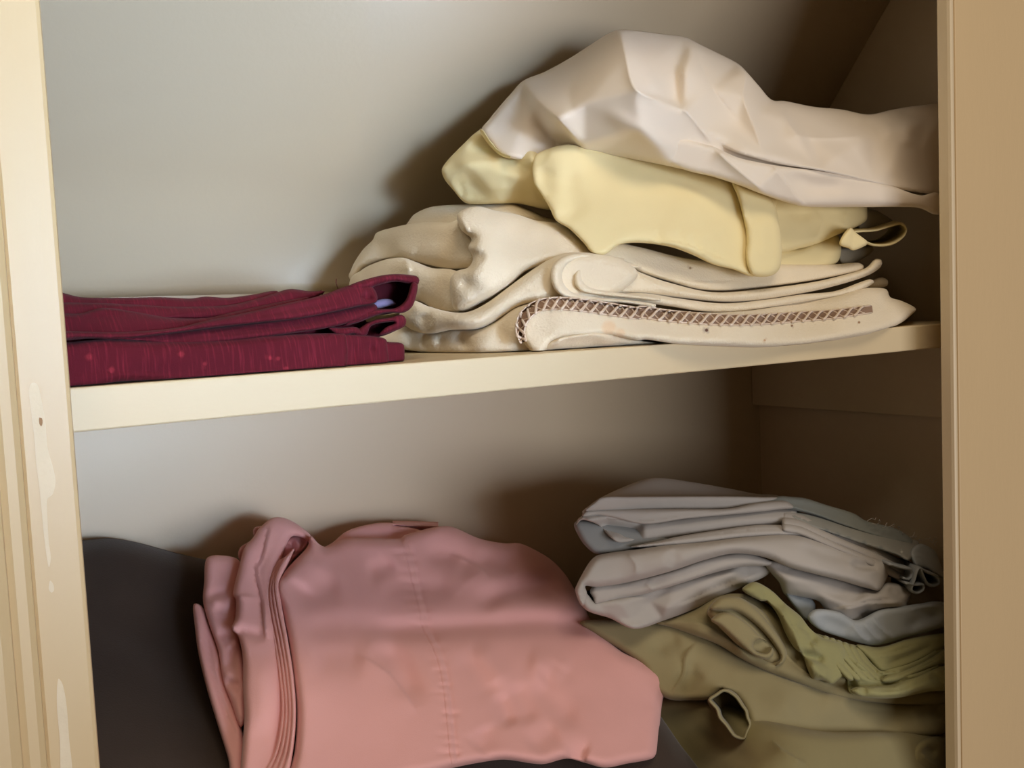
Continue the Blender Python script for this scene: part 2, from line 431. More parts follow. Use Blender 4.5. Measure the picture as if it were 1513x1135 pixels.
# the room's wall around the opening
wallbox('wall_front_left', -2.2, xl-.0755, YN-.004, YF, 0, Z0+1.15)
wallbox('wall_front_right', xr+.6205, 3.2, yn, YF, 0, Z0+1.15)
wallbox('wall_front_top', xl-.0745, xr+.62, YN, YF, Z0+.601, Z0+1.15)
wallbox('wall_header_light_block', xl, xr, YN+.0005, YF, Z0+.34, Z0+.598)  # unseen; brought down low to keep the ceiling lamp off the back wall
# scraped paint on the left jamb: thin light patches where the top coat has gone
chip_mat = paint('bare undercoat', (.72, .61, .43), .6, .05, 30, .2, 200)
hole_mat = paint('nail hole', (.30, .17, .08), .8, .1, 60, .2, 200)
def chip(pts, mat, name, th=.0002, y=YN):
    S = spline(pts, True, 3.0); a = at(S[:, 0], S[:, 1], np.full(len(S), y-th)); b = at(S[:, 0], S[:, 1], np.full(len(S), y+.0006))
    n = len(S); Fs = [tuple(range(n)), tuple(range(2*n-1, n-1, -1))]+[(i, (i+1) % n, n+(i+1) % n, n+i) for i in range(n)]
    return link(name, mesh_from(np.vstack([a, b]), Fs, name, smooth=False), mat, jl)
chip([(47, 566), (55, 568), (61, 590), (67, 625), (70, 660), (78, 690), (82, 712), (78, 730), (70, 738), (70, 765), (72, 800), (75, 825), (72, 838), (66, 800), (62, 760), (58, 720), (54, 690), (50, 640), (45, 600), (43, 575)], chip_mat, 'worn_paint_patch')
chip([(86, 1003), (92, 1010), (98, 1040), (102, 1090), (106, 1150), (92, 1150), (88, 1090), (84, 1040)], chip_mat, 'worn_paint_patch')
chip([(74, 858), (78, 862), (80, 872), (76, 876), (72, 870)], chip_mat, 'worn_paint_patch')
chip([(58, 617), (62, 618), (63, 625), (61, 630), (58, 626)], hole_mat, 'nail_hole', th=.0004)

# the two shelves and the cleat under the upper one
sh = bm_obj('closet_shelf', box(XL, XR-.0135, 0, YB-.0005, Z0-.020, Z0, .0009), shelf_paint)
tag(sh, 'cream painted wooden shelf board across the closet, carrying the maroon and cream linens', 'shelf')
cl = bm_obj('shelf_cleat', box(XR-.013, XR-.0002, YF+.001, YB-.0005, Z0-.094, Z0-.0202, .0008), cleat_paint)
tag(cl, 'painted wooden support strip on the right closet wall just under the shelf end', 'shelf support')
ZL = Z0-.415
lo = bm_obj('closet_shelf', box(XL+.0005, XR-.0005, -.0255, YB-.0005, ZL-.02, ZL, .0009), shelf_paint)
tag(lo, 'lower closet shelf board beneath the pink sheet and green linens', 'shelf')

# ------------------------------------------------------------------ light
def area(name, loc, target, sx, sy, power, col):
    l = bpy.data.lights.new(name, 'AREA'); l.shape = 'RECTANGLE'; l.size = sx; l.size_y = sy; l.energy = power; l.color = col
    o = bpy.data.objects.new(name, l); C.objects.link(o); o.location = loc
    o.rotation_euler = (Vector(target)-Vector(loc)).to_track_quat('-Z', 'Y').to_euler(); return o
area('window_daylight', (.75, -1.95, Z0-.24), (.38, .25, Z0), 1.5, .8, 18, (.94, .94, .97))
hw = area('added_cool_pool', (.36, -1.45, Z0+.05), (.16, .15, Z0+.18), .30, .30, .80, (.55, .74, 1.0)); hw.data.spread = math.radians(27)  # added narrow cool light, no real window; brightens upper left wall and jamb
area('ceiling_lamp', (-.05, -.95, Z0+1.25), (.45, .05, Z0), .9, .5, 12, (1.0, .85, .66))
w = bpy.data.worlds.new('room ambience'); bpy.context.scene.world = w; w.use_nodes = True
w.node_tree.nodes['Background'].inputs[0].default_value = (1.0, .70, .38, 1); w.node_tree.nodes['Background'].inputs[1].default_value = .09
vs_ = bpy.context.scene.view_settings
vs_.view_transform = 'Standard'; vs_.look = 'None'; vs_.exposure = 0.0

# ================================================================== UPPER SHELF
# ---- maroon cloths
maroon = fabric('maroon slubbed cotton', (.098, .0085, .0165), 1700, .18, .9, .10, .03, slub=.7, wr=.10)
r = empty('folded_tablecloth', (.15, .06, Z0), 'maroon slubbed cloth folded flat, lying directly on the shelf under another maroon cloth', 'folded cloth', 'folded maroon cloths')
yM = [(90, 540, .004), (330, 540, .003), (595, 520, .010), (90, 500, .006), (595, 500, .012)]
cloth('folded_cloth', [
    Layer(cD([(40, 322), (95, 318), (250, 305), (400, 312), (560, 312), (700, 305), (850, 292), (1000, 284), (1105, 284, 6), (1138, 290, 4), (1140, 416, 4), (1100, 421), (1000, 430), (700, 450), (500, 465), (300, 466), (200, 488), (110, 495), (40, 500)]),
          yM, 12, 8, 120, 6, strokes=[('v', 1.5, 14, cD([(300, 455), (420, 440), (560, 452)])), ('s', 1.2, 20, cD([(60, 440), (300, 430), (560, 440), (900, 415), (1130, 395)])), ('r', 1.5, 18, cD([(100, 380), (500, 370), (900, 345), (1100, 330)]))],
          noise=((1.0, 60), (.4, 18)), spots=[(*q, 5, (2.1, 2.3, 1.9)) for q in cD([(180, 372)])] + [(*q, 4.5, (2.2, 2.4, 2)) for q in cD([(265, 420), (525, 362)])] + [(*q, 3.2, (2.2, 2.4, 2)) for q in cD([(612, 398), (855, 376), (915, 415), (885, 378)])], seed=3)],
    maroon, r)
cloth('folded_edge', [
    Layer(cD([(1090, 292), (1150, 288), (1240, 295), (1285, 305, 5), (1292, 330, 4), (1290, 402, 4), (1200, 412), (1120, 414)]), [(500, 520, .012), (570, 520, .012), (520, 540, .012)], 7, 5, 100, 6, strokes=[('V', 1.2, 3, cD([(1165, 318), (1168, 360), (1160, 410)])), ('v', 2, 6, cD([(1210, 345), (1250, 343)]))], noise=((.5, 25),), seed=4),
    Layer(cD([(1250, 312), (1300, 316), (1350, 323, 5), (1356, 350, 4), (1350, 396, 4), (1300, 400), (1240, 402)]), .018, 6, 5, 90, 5, noise=((.5, 25),), seed=5)],
    maroon, r)
r = empty('folded_tablecloth', (.15, .08, Z0+.03), 'maroon cloth in loose wavy folds, upper one of the maroon pair', 'folded cloth', 'folded maroon cloths')
bands = [
    (.040, [(40, 125), (90, 135), (150, 149), (300, 151), (450, 149), (560, 154), (612, 147), (700, 151), (800, 138), (880, 126), (900, 150), (700, 200), (400, 205), (200, 205), (40, 205)]),
    (.032, [(40, 178), (200, 171), (350, 177), (520, 185), (700, 178), (800, 156), (860, 138), (930, 119), (1000, 127), (1060, 128), (1000, 160), (860, 190), (700, 225), (500, 232), (300, 225), (40, 232)]),
    (.024, [(40, 218), (150, 209), (230, 189), (340, 202), (480, 225), (620, 226), (700, 208), (900, 165), (1000, 150), (900, 200), (700, 245), (560, 275), (300, 296), (40, 292)]),
    (.016, [(40, 282), (300, 296), (460, 284), (640, 262), (800, 246), (950, 228), (1100, 200), (1240, 172), (1256, 190, 5), (1235, 215), (1180, 236), (1080, 262), (1000, 275), (850, 296), (700, 315), (580, 323), (480, 323), (300, 308), (180, 304), (40, 310)]),
    (.010, [(40, 272), (100, 275), (300, 279), (500, 264), (620, 236), (720, 216), (900, 176), (1060, 138), (1110, 118), (1165, 102), (1230, 106, 6), (1254, 140, 5), (1250, 168, 5), (1180, 184), (1100, 202), (950, 230), (800, 246), (640, 264), (500, 282), (300, 302), (160, 300), (40, 304)])]
LL = []
for k, (yy, pts) in enumerate(bands):
    px_ = cD(pts)
    LL.append(Layer(px_, [(90, 470, yy), (350, 470, yy), (600, 430, yy+.008), (350, 440, yy+.008)], 7, 7, 100-900*yy, 6, noise=((1.4, 60), (.8, 22)), g=3.6, seed=200+k,
        strokes=[('v', 2.2, 6, cD([(640, 285), (850, 262), (1050, 232), (1200, 205)])), ('v', 1.6, 7, cD([(150, 305), (300, 298), (520, 304), (700, 300)]))] if k == 3 else ([('v', 2.0, 6, cD([(640, 252), (850, 212), (1000, 180), (1140, 150)])), ('v', 1.8, 5, cD([(120, 290), (300, 288), (480, 276)])), ('V', 4, 6, cD([(1190, 140), (1215, 155), (1245, 150)]))] if k == 4 else [('v', 1.5, 6, cD([(100, pts[1][1]+22), (300, pts[2][1]+26), (560, pts[2][1]+28)]))]),
        spots=[(*q, 2.5, (4, 5, 5)) for q in cD([(953, 146)])] if k == 4 else []))
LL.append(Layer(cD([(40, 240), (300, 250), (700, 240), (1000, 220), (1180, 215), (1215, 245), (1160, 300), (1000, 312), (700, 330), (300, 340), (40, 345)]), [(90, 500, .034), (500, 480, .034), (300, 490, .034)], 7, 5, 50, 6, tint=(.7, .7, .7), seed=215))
cloth('folded_cloth', LL, maroon, r)
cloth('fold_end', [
    # the inside of the open loops
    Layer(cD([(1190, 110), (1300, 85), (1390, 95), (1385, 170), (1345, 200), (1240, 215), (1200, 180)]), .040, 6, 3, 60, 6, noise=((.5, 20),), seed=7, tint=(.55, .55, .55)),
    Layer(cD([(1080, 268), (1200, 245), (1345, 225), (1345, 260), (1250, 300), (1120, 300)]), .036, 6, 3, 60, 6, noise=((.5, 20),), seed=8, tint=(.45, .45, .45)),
    # their rims
    Layer(cD([(1140, 112), (1200, 86), (1300, 64), (1400, 70), (1412, 86), (1400, 108), (1370, 100), (1320, 92), (1260, 104), (1210, 122), (1160, 124)]), .020, 7, 6, 50, 5, noise=((.6, 20),), seed=9),
    Layer(cD([(1385, 92), (1405, 100), (1398, 150), (1382, 188), (1350, 208), (1290, 208), (1240, 222), (1180, 245), (1130, 255), (1180, 218), (1240, 196), (1320, 190), (1360, 160)]), .016, 7, 6, 50, 5, noise=((.6, 20),), seed=10),
    Layer(cD([(1240, 235), (1300, 225), (1345, 214), (1362, 232), (1355, 258), (1300, 282), (1262, 290), (1285, 262), (1320, 244), (1280, 244), (1230, 258), (1215, 290), (1160, 305), (1185, 268)]), .016, 6, 5, 50, 4, noise=((.6, 20),), seed=11),
    Layer(cD([(1070, 262), (1120, 262), (1180, 262), (1200, 290), (1160, 286), (1130, 296), (1100, 288)]), .014, 6, 5, 40, 4, noise=((.6, 20),), seed=12)],
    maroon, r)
lilac = fabric('lilac cloth', (.27, .22, .36), 1500, .1)
cloth('pale_lining', [Layer(cD([(1236, 188), (1245, 165), (1275, 156), (1312, 160), (1325, 176), (1300, 182), (1265, 190)]), .0335, 5, 3, 14, 3, seed=2)], lilac, r)
link('loose_thread', mesh_from(*tube([at1(*p[:2], .04) for p in cD([(1108, 118), (1104, 105), (1101, 95), (1102, 80)])], .00022)[:2], 'loose_thread'), maroon, r)

# ---- cream blanket
cream = fabric('cream brushed cotton', (.80, .70, .53), 560, .5, .95, .03, .25, trans=.0, wr=.04)
r = empty('folded_blanket', (.45, .08, Z0), 'thick cream blanket folded in soft rolls, with braided trim along its lowest fold', 'blanket')
yK = [(520, 400, .17), (560, 360, .17), (620, 320, .17), (600, 460, .14), (600, 520, .135), (700, 320, .10), (700, 420, .075), (700, 520, .07), (800, 400, .045), (800, 500, .035), (860, 380, .04)]
L = []
N_ = ((1.6, 55), (.5, 20))
L.append(Layer(cA([(330, 300), (370, 240), (400, 202), (470, 170), (560, 160), (640, 158), (740, 153), (830, 150), (900, 178), (980, 213), (1050, 240), (1150, 330), (900, 420), (500, 420)]),
    [(600, 320, .225), (760, 300, .14), (820, 330, .12), (650, 380, .165)], 16, 12, 20, 8, strokes=[('s', 3, 14, cA([(760, 160), (780, 182), (900, 195), (1000, 225)])), ('v', 3, 10, cA([(560, 165), (590, 200), (600, 230)]))], noise=N_, seed=20))
L.append(Layer(cA([(105, 480), (115, 455), (130, 420), (170, 360), (215, 315), (230, 285), (300, 262), (370, 247), (470, 236), (560, 238), (600, 228), (640, 290), (690, 350), (690, 430), (600, 445), (520, 440), (400, 412), (340, 398), (260, 402), (170, 442), (125, 500)]),
    [(520, 400, .23), (560, 350, .225), (640, 330, .155), (690, 330, .118), (690, 390, .11), (600, 380, .172)], 16, 14, 25, 8,
    strokes=[('v', 5, 14, cA([(215, 320), (260, 352), (330, 385)])), ('r', 4, 22, cA([(260, 310), (420, 350), (580, 360)])), ('v', 4, 16, cA([(380, 395), (480, 425), (600, 420)]), .1), ('v', 3, 9, cA([(600, 250), (590, 320), (610, 400)]))], noise=N_, seed=21))
L.append(Layer(cA([(108, 520), (120, 480), (150, 460), (200, 430), (280, 402), (350, 396), (400, 412), (480, 442), (560, 447), (610, 470), (600, 520), (620, 600), (600, 640), (560, 640), (480, 622), (420, 592), (340, 640), (200, 650), (110, 600)]),
    [(520, 420, .215), (600, 400, .15), (660, 420, .105), (660, 460, .10), (580, 460, .158)], 18, 14, 30, 8,
    strokes=[('s', 3, 12, cA([(350, 400), (380, 420), (385, 450), (375, 470)])), ('r', 4, 22, cA([(300, 430), (420, 490), (540, 560)])), ('v', 4, 12, cA([(400, 560), (460, 600), (540, 625)]), .1)], noise=N_, seed=22))
L.append(Layer(cA([(590, 212), (610, 186), (680, 166), (760, 185), (850, 200), (940, 228), (1050, 245), (1130, 288), (1200, 340), (1300, 380), (1250, 430), (1100, 440), (1000, 430), (900, 455), (830, 515), (760, 565), (690, 605), (630, 635), (580, 627), (562, 560), (562, 490), (590, 455), (640, 440), (662, 400), (642, 350), (655, 312), (610, 272)]),
    [(680, 320, .105), (760, 320, .10), (860, 350, .075), (700, 400, .075), (760, 400, .065), (690, 450, .075), (850, 390, .06)], 20, 15, 40, 8,
    strokes=[('v', 4, 9, cA([(600, 300), (640, 320), (680, 340)])), ('v', 4, 8, cA([(640, 380), (680, 385), (720, 400)])), ('v', 4, 10, cA([(570, 470), (620, 500), (640, 540)])), ('r', 5, 35, cA([(660, 220), (720, 330), (700, 450), (640, 560)])), ('v', 2.5, 20, cA([(780, 230), (900, 320), (1000, 380)])), ('r', 3, 16, cA([(590, 590), (680, 570), (780, 500)])), ('s', 1.6, 8, cA([(600, 215), (640, 250), (650, 310)]))], noise=((1.8, 45), (.7, 18)), seed=23))
# middle fold that sweeps from the left under the big roll to the open fold ends
L.append(Layer(cA([(330, 660), (365, 610), (400, 588), (460, 612), (560, 638), (640, 638), (720, 600), (830, 520), (920, 455), (1000, 405), (1070, 378), (1150, 372), (1240, 380), (1340, 410), (1400, 470), (1300, 560), (1150, 600), (1010, 585), (960, 600), (880, 615), (800, 660), (740, 695), (680, 716), (560, 720), (480, 735), (420, 730), (360, 700)]),
    [(600, 450, .125), (600, 480, .125), (680, 470, .07), (760, 440, .055), (800, 430, .048), (860, 390, .045), (900, 430, .035)], 16, 12, 50, 8,
    strokes=[('v', 3, 9, cA([(430, 640), (450, 680), (440, 730)])), ('r', 3.5, 20, cA([(500, 680), (680, 680), (800, 610), (920, 520)])), ('s', 1.5, 6, cA([(900, 520), (940, 545), (950, 570)]), .3)], noise=N_, seed=24))
# low back folds at the left
L.append(Layer(cA([(200, 760), (260, 725), (330, 700), (430, 722), (480, 730), (560, 716), (680, 712), (760, 676), (830, 628), (900, 605), (1000, 590), (1020, 660), (960, 780), (925, 826), (850, 833), (700, 836), (560, 830), (450, 820), (350, 806), (240, 790)]),
    [(580, 500, .15), (640, 515, .105), (700, 520, .06), (780, 470, .04), (790, 515, .03)], 14, 10, 60, 8,
    strokes=[('v', 3.5, 7, cA([(580, 730), (620, 770), (650, 820)])), ('v', 3, 6, cA([(500, 745), (520, 780), (500, 815)])), ('v', 3, 6, cA([(430, 740), (450, 780), (430, 810)])), ('r', 3, 12, cA([(440, 750), (480, 760), (470, 800)])), ('v', 2.5, 8, cA([(350, 720), (390, 770), (360, 800)])), ('r', 2, 24, cA([(640, 780), (760, 740), (860, 680)])), ('v', 2.5, 9, cA([(760, 690), (800, 730), (810, 790)]))], noise=((1.8, 30), (.6, 14)), seed=25))
# flat layers running to the right
yR = [(900, 400, .045), (1000, 400, .030), (1150, 420, .025), (1300, 390, .030), (1000, 440, .020), (1250, 430, .020), (850, 440, .035)]
L.append(Layer(cB([(-160, 360), (-40, 330), (60, 345), (300, 400), (700, 420), (950, 425), (1050, 418), (1078, 432), (1070, 452), (1000, 470), (800, 505), (600, 530), (450, 543), (330, 535), (200, 500), (80, 460), (0, 420), (-80, 410)]),
    [(900, 375, .062), (1000, 410, .045), (1150, 410, .040), (1270, 390, .040), (880, 385, .06)], 9, 8, 90, 5, strokes=[('v', 2.5, 10, cB([(240, 500), (400, 520), (620, 505), (900, 460), (1040, 440)])), ('s', 2.2, 10, cB([(60, 430), (200, 480), (330, 505), (560, 495)]))], noise=((.9, 50),), seed=26, spots=[(*cB([(302, 442)])[0], 2.2, (.45, .35, .25))]))
L.append(Layer(cB([(-190, 470), (-150, 425), (-90, 405), (0, 420), (80, 462), (200, 505), (400, 550), (600, 538), (850, 505), (1000, 470), (1090, 440), (1128, 402), (1158, 406), (1155, 436), (1095, 476), (950, 522), (800, 556), (600, 588), (450, 594), (250, 575), (100, 560), (-40, 560), (-160, 550)]),
    [(870, 400, .052), (870, 430, .050), (1000, 430, .032), (1150, 425, .027), (1300, 385, .034)], 9, 9, 100, 5, strokes=[('s', 2.5, 9, cB([(40, 470), (250, 545), (500, 560), (800, 525)])), ('v', 2.0, 9, cB([(60, 520), (250, 556), (500, 572), (850, 535), (1050, 475)]))], noise=((.9, 50),), seed=27))
L.append(Layer(cB([(-310, 430), (-305, 415), (-270, 385), (-190, 378), (-150, 392), (-150, 430), (-190, 470), (-190, 520), (-140, 548), (-20, 555), (100, 555), (250, 578), (450, 600), (650, 582), (800, 560), (950, 545), (1105, 492), (1125, 505), (1060, 545), (985, 568), (900, 580), (700, 612), (500, 640), (350, 636), (200, 612), (0, 590), (-150, 590), (-260, 575), (-305, 500)]),
    [(830, 400, .050), (840, 430, .046), (1000, 450, .022), (1150, 445, .020), (1290, 415, .026)], 9, 9, 110, 5, strokes=[('v', 2.2, 8, cB([(100, 585), (400, 610), (650, 595), (950, 555)]))], noise=((.9, 50),), seed=28))
# the two folded ends seen as loops
L.append(Layer(cA([(1345, 408), (1290, 393), (1180, 376), (1080, 384), (1022, 424), (1010, 480), (1028, 538), (1075, 574), (1200, 592), (1350, 600), (1480, 622), (1480, 604), (1350, 584), (1210, 572), (1110, 552), (1068, 512), (1060, 465), (1085, 425), (1150, 400), (1260, 408)]),
    [(820, 400, .040), (900, 380, .046), (960, 450, .016), (840, 430, .032)], 7, 7, 12, 4, noise=((.6, 30),), seed=128))
L.append(Layer(cA([(1420, 440), (1350, 418), (1230, 404), (1160, 416), (1120, 455), (1116, 510), (1150, 548), (1250, 566), (1400, 580), (1500, 590), (1500, 575), (1400, 562), (1265, 545), (1175, 522), (1150, 488), (1154, 458), (1185, 436), (1250, 428), (1350, 440)]),
    [(850, 400, .044), (920, 390, .047), (960, 440, .020), (860, 430, .034)], 6, 6, 12, 4, noise=((.6, 30),), seed=129))
L.append(Layer(cB([(1060, 520), (1120, 495), (1160, 484), (1186, 498), (1182, 522), (1120, 530)]), .055, 6, 5, 60, 4, tint=(.8, .78, .75), seed=29))
# lowest fold's top, then the flap that carries the trim
flapD = [(780, 500, .026), (830, 480, .016), (830, 515, .012), (969, 470, .010), (969, 500, -.008), (1100, 480, -.004), (1100, 510, -.013), (1250, 470, .000), (1250, 500, -.012), (1350, 455, .008), (1180, 440, .03)]
flap = Layer(cA([(965, 834), (930, 822), (892, 780), (872, 725), (874, 680), (905, 625), (955, 592), (1050, 582), (1180, 598), (1300, 615), (1513, 640)]) + cB([(300, 640), (450, 640), (620, 625), (800, 588), (950, 566), (1060, 535), (1120, 530), (1180, 538), (1196, 572), (1250, 590), (1312, 625), (1292, 650), (1240, 690), (1150, 726), (1000, 757), (800, 787), (600, 797), (450, 792), (250, 782), (100, 762)]) + cA([(1400, 766), (1260, 742), (1180, 748), (1080, 755), (1010, 785), (985, 822)]),
    flapD, 11, 9, 150, 6, strokes=[('s', 1.6, 14, cA([(900, 770), (890, 700), (925, 650), (990, 615), (1150, 618), (1400, 655)])+cB([(200, 675), (450, 690), (700, 680), (950, 655), (1160, 628)]), .05), ('v', 1.5, 8, cB([(1180, 545), (1170, 600), (1200, 640)])), ('r', 1.5, 16, cB([(200, 740), (600, 760), (1000, 720)]))], noise=((1.2, 60), (.4, 18)), g=4.0, seed=30,
    spots=[(*q, rr, c) for (q, rr, c) in ((cB([(375, 720)])[0], 3.0, (.12, .05, .03)), (cB([(757, 700)])[0], 2.0, (.3, .18, .1)), (cB([(1057, 685)])[0], 2.0, (.4, .25, .15)), (cB([(635, 765)])[0], 2, (.7, .5, .35)), (cB([(660, 612)])[0], 1.6, (.5, .35, .25)), (cA([(1270, 710)])[0], 11, (1.0, .86, .74)), (cA([(1320, 735)])[0], 8, (1.0, .88, .78)))])
L.append(flap)
L.append(Layer(cA([(975, 830), (985, 790), (1030, 760), (1100, 742), (1200, 730), (1300, 740), (1400, 765), (1500, 780), (1440, 800), (1300, 806), (1150, 815), (1050, 828)]), [(810, 515, .020), (900, 510, .014), (960, 510, .012)], 9, 8, 80, 5, strokes=[('v', 3, 6, cA([(1030, 800), (1080, 770), (1180, 768), (1260, 780)])), ('s', 2, 8, cA([(1010, 800), (1060, 750), (1150, 745)]))], noise=((1, 25),), tint=(.95, .92, .9), seed=31))
cloth('folded_cloth', L, cream, r)
# the braided trim: brown netting under slanting satin cords
trim_c = spline(cA([(888, 775), (874, 735), (876, 695), (895, 655), (940, 618), (1000, 602), (1100, 603), (1250, 622), (1400, 645)]) + cB([(80, 638), (200, 655), (350, 668), (500, 675), (650, 670), (800, 659), (950, 648), (1080, 630), (1160, 620)]), False, 2.0)
tn = np.gradient(trim_c, axis=0); tn = np.c_[-tn[:, 1], tn[:, 0]]/(np.hypot(tn[:, 0], tn[:, 1])[:, None]+1e-9)
ta = np.concatenate([[0], np.cumsum(np.hypot(*np.diff(trim_c, axis=0).T))]); tw = np.interp(ta, [0, 40, 120, ta[-1]*.75, ta[-1]], [4.5, 8, 9.0, 7.0, 5.0])
def on_flap(Q, lift):
    y = flap.ysurf(np.asarray(Q)) - lift; Q = np.asarray(Q); return at(Q[:, 0], Q[:, 1], y)
net = fabric('brown trim netting', (.30, .19, .13), 900, .5, .9, .3)
satin = fabric('satin cord', (.74, .60, .48), 2500, .05, .35, .04, .1)
rows = [on_flap(trim_c+tn*(k*tw)[:, None], l) for k, l in ((-1, .0), (-.6, .0012), (0, .0015), (.6, .0012), (1, .0))]
m_ = len(trim_c); Fs = [(k*m_+i, k*m_+i+1, (k+1)*m_+i+1, (k+1)*m_+i) for k in range(4) for i in range(m_-8)]
trim_o = link('trim', mesh_from(np.vstack(rows), Fs, 'trim'), net, r); trim_o['label'] = 'brown braided openwork trim with pale slanting cords'
VV, FF = [], []; b_ = 0
s0 = 6.0
while s0 < ta[-1]-22:
    i0, i1 = np.interp([s0-9, s0+7], ta, np.arange(m_))
    tt = np.linspace(0, 1, 8); ii = np.interp(tt, [0, 1], [i0, i1])
    cx = np.c_[np.interp(ii, np.arange(m_), trim_c[:, 0]), np.interp(ii, np.arange(m_), trim_c[:, 1])]
    nx = np.c_[np.interp(ii, np.arange(m_), tn[:, 0]), np.interp(ii, np.arange(m_), tn[:, 1])]; wx = np.interp(ii, np.arange(m_), tw)
    for (sgn, lf, rad) in ((1, .0022, .00092), (-1, .0009, .0005)):
        off = sgn*np.cos(tt*math.pi)*wx*(1.0 if sgn > 0 else .75)
        P3 = on_flap(cx+nx*off[:, None], lf+.0006*np.sin(tt*math.pi))
        v, f, _ = tube(P3, rad, 6); VV.append(v); FF += [tuple(q+b_ for q in g_) for g_ in f]; b_ += len(v)
    s0 += np.interp(s0, [0, ta[-1]], [14.5, 15.5])
for k in (-1.0, 1.0):
    v, f, _ = tube(on_flap((trim_c+tn*(k*tw)[:, None])[:-8:2], .0007), .00055, 5); VV.append(v); FF += [tuple(q+b_ for q in g_) for g_ in f]; b_ += len(v)
o_ = link('braided_cord', mesh_from(np.vstack(VV), FF, 'braided_cord'), satin, trim_o)
o_.matrix_parent_inverse = trim_o.matrix_world.inverted()

# ---- pale yellow sheet
yellow = fabric('pale yellow percale', (.86, .74, .42), 1800, .10, .8, .03, .1, wr=.06)
r = empty('folded_sheet', (.55, .09, Z0+.09), 'pale yellow sheet bunched on top of the cream blanket', 'sheet')
L = []
yl = cC([(43, 436, 168), (75, 395, 167), (110, 358, 163), (156, 320, 160), (190, 350, 152), (236, 404, 136), (82, 442, 156), (112, 424, 144), (170, 415, 136), (300, 398, 106),
         (126, 475, 160), (150, 455, 144), (74, 494, 168), (104, 528, 166), (132, 536, 162), (200, 534, 146), (262, 534, 140), (220, 450, 130), (270, 463, 122), (292, 440, 116), (350, 550, 120), (350, 420, 112), (330, 520, 124), (424, 522, 112), (405, 420, 104), (330, 366, 165), (260, 326, 185), (140, 375, 160), (180, 395, 150), (118, 392, 154)])
yl = [(x_, y_, z_+max(0, (760-x_))*.00024+(.018 if y_ < 228 else 0)) for x_, y_, z_ in yl]
yl = Tin([(*p[:2], p[2]*1e-3) for p in yl], [(0, 6), (6, 7), (7, 8), (8, 5), (5, 9), (6, 10), (10, 14), (11, 17), (17, 18), (18, 20), (9, 19), (19, 20), (18, 22), (27, 28), (1, 29), (29, 5)], 4.5)
L.append(Layer(cC([(43, 436, 4), (58, 412), (80, 388), (110, 358), (136, 334), (160, 322), (190, 340), (260, 330), (330, 370), (400, 420), (420, 520), (350, 548), (260, 532), (200, 532), (130, 533, 8), (104, 526), (74, 492), (50, 462)]),
    yl, 8, 6, 20, 6, strokes=[('v', 2, 6, cC([(90, 460), (95, 490), (110, 520)])), ('r', 1.5, 10, cC([(150, 490), (220, 490), (290, 500)]))], noise=((.8, 40), (.3, 16)), seed=40))
yP = [(800, 240, .105), (840, 215, .095), (820, 300, .085), (900, 240, .085), (1000, 260, .06), (1090, 280, .045), (900, 330, .055), (1000, 360, .035), (1100, 400, .025)]
front = Layer(cC([(300, 402), (330, 382), (390, 366), (440, 372), (520, 388), (700, 400), (880, 440), (980, 500), (970, 560), (940, 720), (910, 735), (860, 716), (800, 701), (740, 673), (680, 652), (600, 641), (540, 646), (496, 674, 8), (462, 668), (440, 642), (400, 602), (362, 578), (345, 545), (322, 505), (300, 470)]),
    yP, 6, 5, 45, 5, strokes=[('s', 4, 14, cC([(560, 645), (700, 640), (860, 700)])), ('r', 2.5, 18, cC([(330, 390), (365, 420), (362, 500), (372, 570)]), .1), ('v', 2.5, 16, cC([(345, 425), (335, 470), (345, 530)])), ('v', 2.5, 22, cC([(410, 420), (395, 500), (420, 590)])), ('r', 2.5, 14, cC([(480, 640), (600, 615), (760, 640), (880, 690)])), ('v', 1.6, 6, cC([(700, 600), (715, 640), (720, 665)])), ('v', 1.6, 6, cC([(740, 610), (755, 650), (765, 680)])), ('v', 1.6, 6, cC([(640, 600), (655, 630), (660, 648)])), ('v', 1.6, 6, cC([(780, 620), (800, 660), (805, 695)])), ('v', 2.0, 30, cC([(560, 450), (640, 540), (700, 600)])), ('r', 2, 26, cC([(700, 480), (760, 560), (840, 660)]))], noise=((1.3, 60), (.35, 20)), seed=41)
L.append(front)
L.append(Layer(cC([(855, 470), (900, 480), (950, 500), (975, 540), (988, 600), (993, 660), (988, 710), (968, 731), (930, 736), (906, 728), (892, 690), (893, 620), (882, 560), (868, 510)]),
    [(1090, 280, .035), (1140, 300, .03), (1140, 400, .018), (1100, 390, .020)], 9, 8, 30, 6, strokes=[('s', 2, 8, cC([(870, 500), (890, 560), (896, 640), (900, 700)])), ('r', 2, 12, cC([(930, 560), (945, 640), (940, 700)]))], noise=((.6, 40),), seed=42))
L.append(Layer(cC([(900, 470), (1060, 520), (1150, 530), (1226, 530, 8), (1232, 560, 6), (1228, 580), (1180, 606), (1140, 622), (1100, 640), (1050, 655), (960, 665), (920, 560)]),
    [(1120, 300, .048), (1280, 310, .045), (1180, 360, .042)], 10, 8, 40, 6, strokes=[('s', 3, 12, cC([(1085, 540), (1108, 580), (1100, 620), (1060, 655)])), ('v', 2, 8, cC([(1000, 540), (1040, 560), (1080, 560)])), ('s', 2, 9, cC([(1170, 545), (1180, 570), (1160, 610)]))], noise=((.8, 35),), seed=43))
L.append(Layer(cC([(940, 660), (1040, 656), (1140, 615), (1158, 640), (1152, 690), (1120, 708), (960, 728)]), [(1140, 370, .052), (1240, 370, .05), (1180, 400, .048)], 9, 8, 50, 6, noise=((.8, 35),), seed=44))
cloth('folded_cloth', L, yellow, r)
sheer = fabric('sheer grey lining', (.40, .37, .30), 1500, .1, .6)
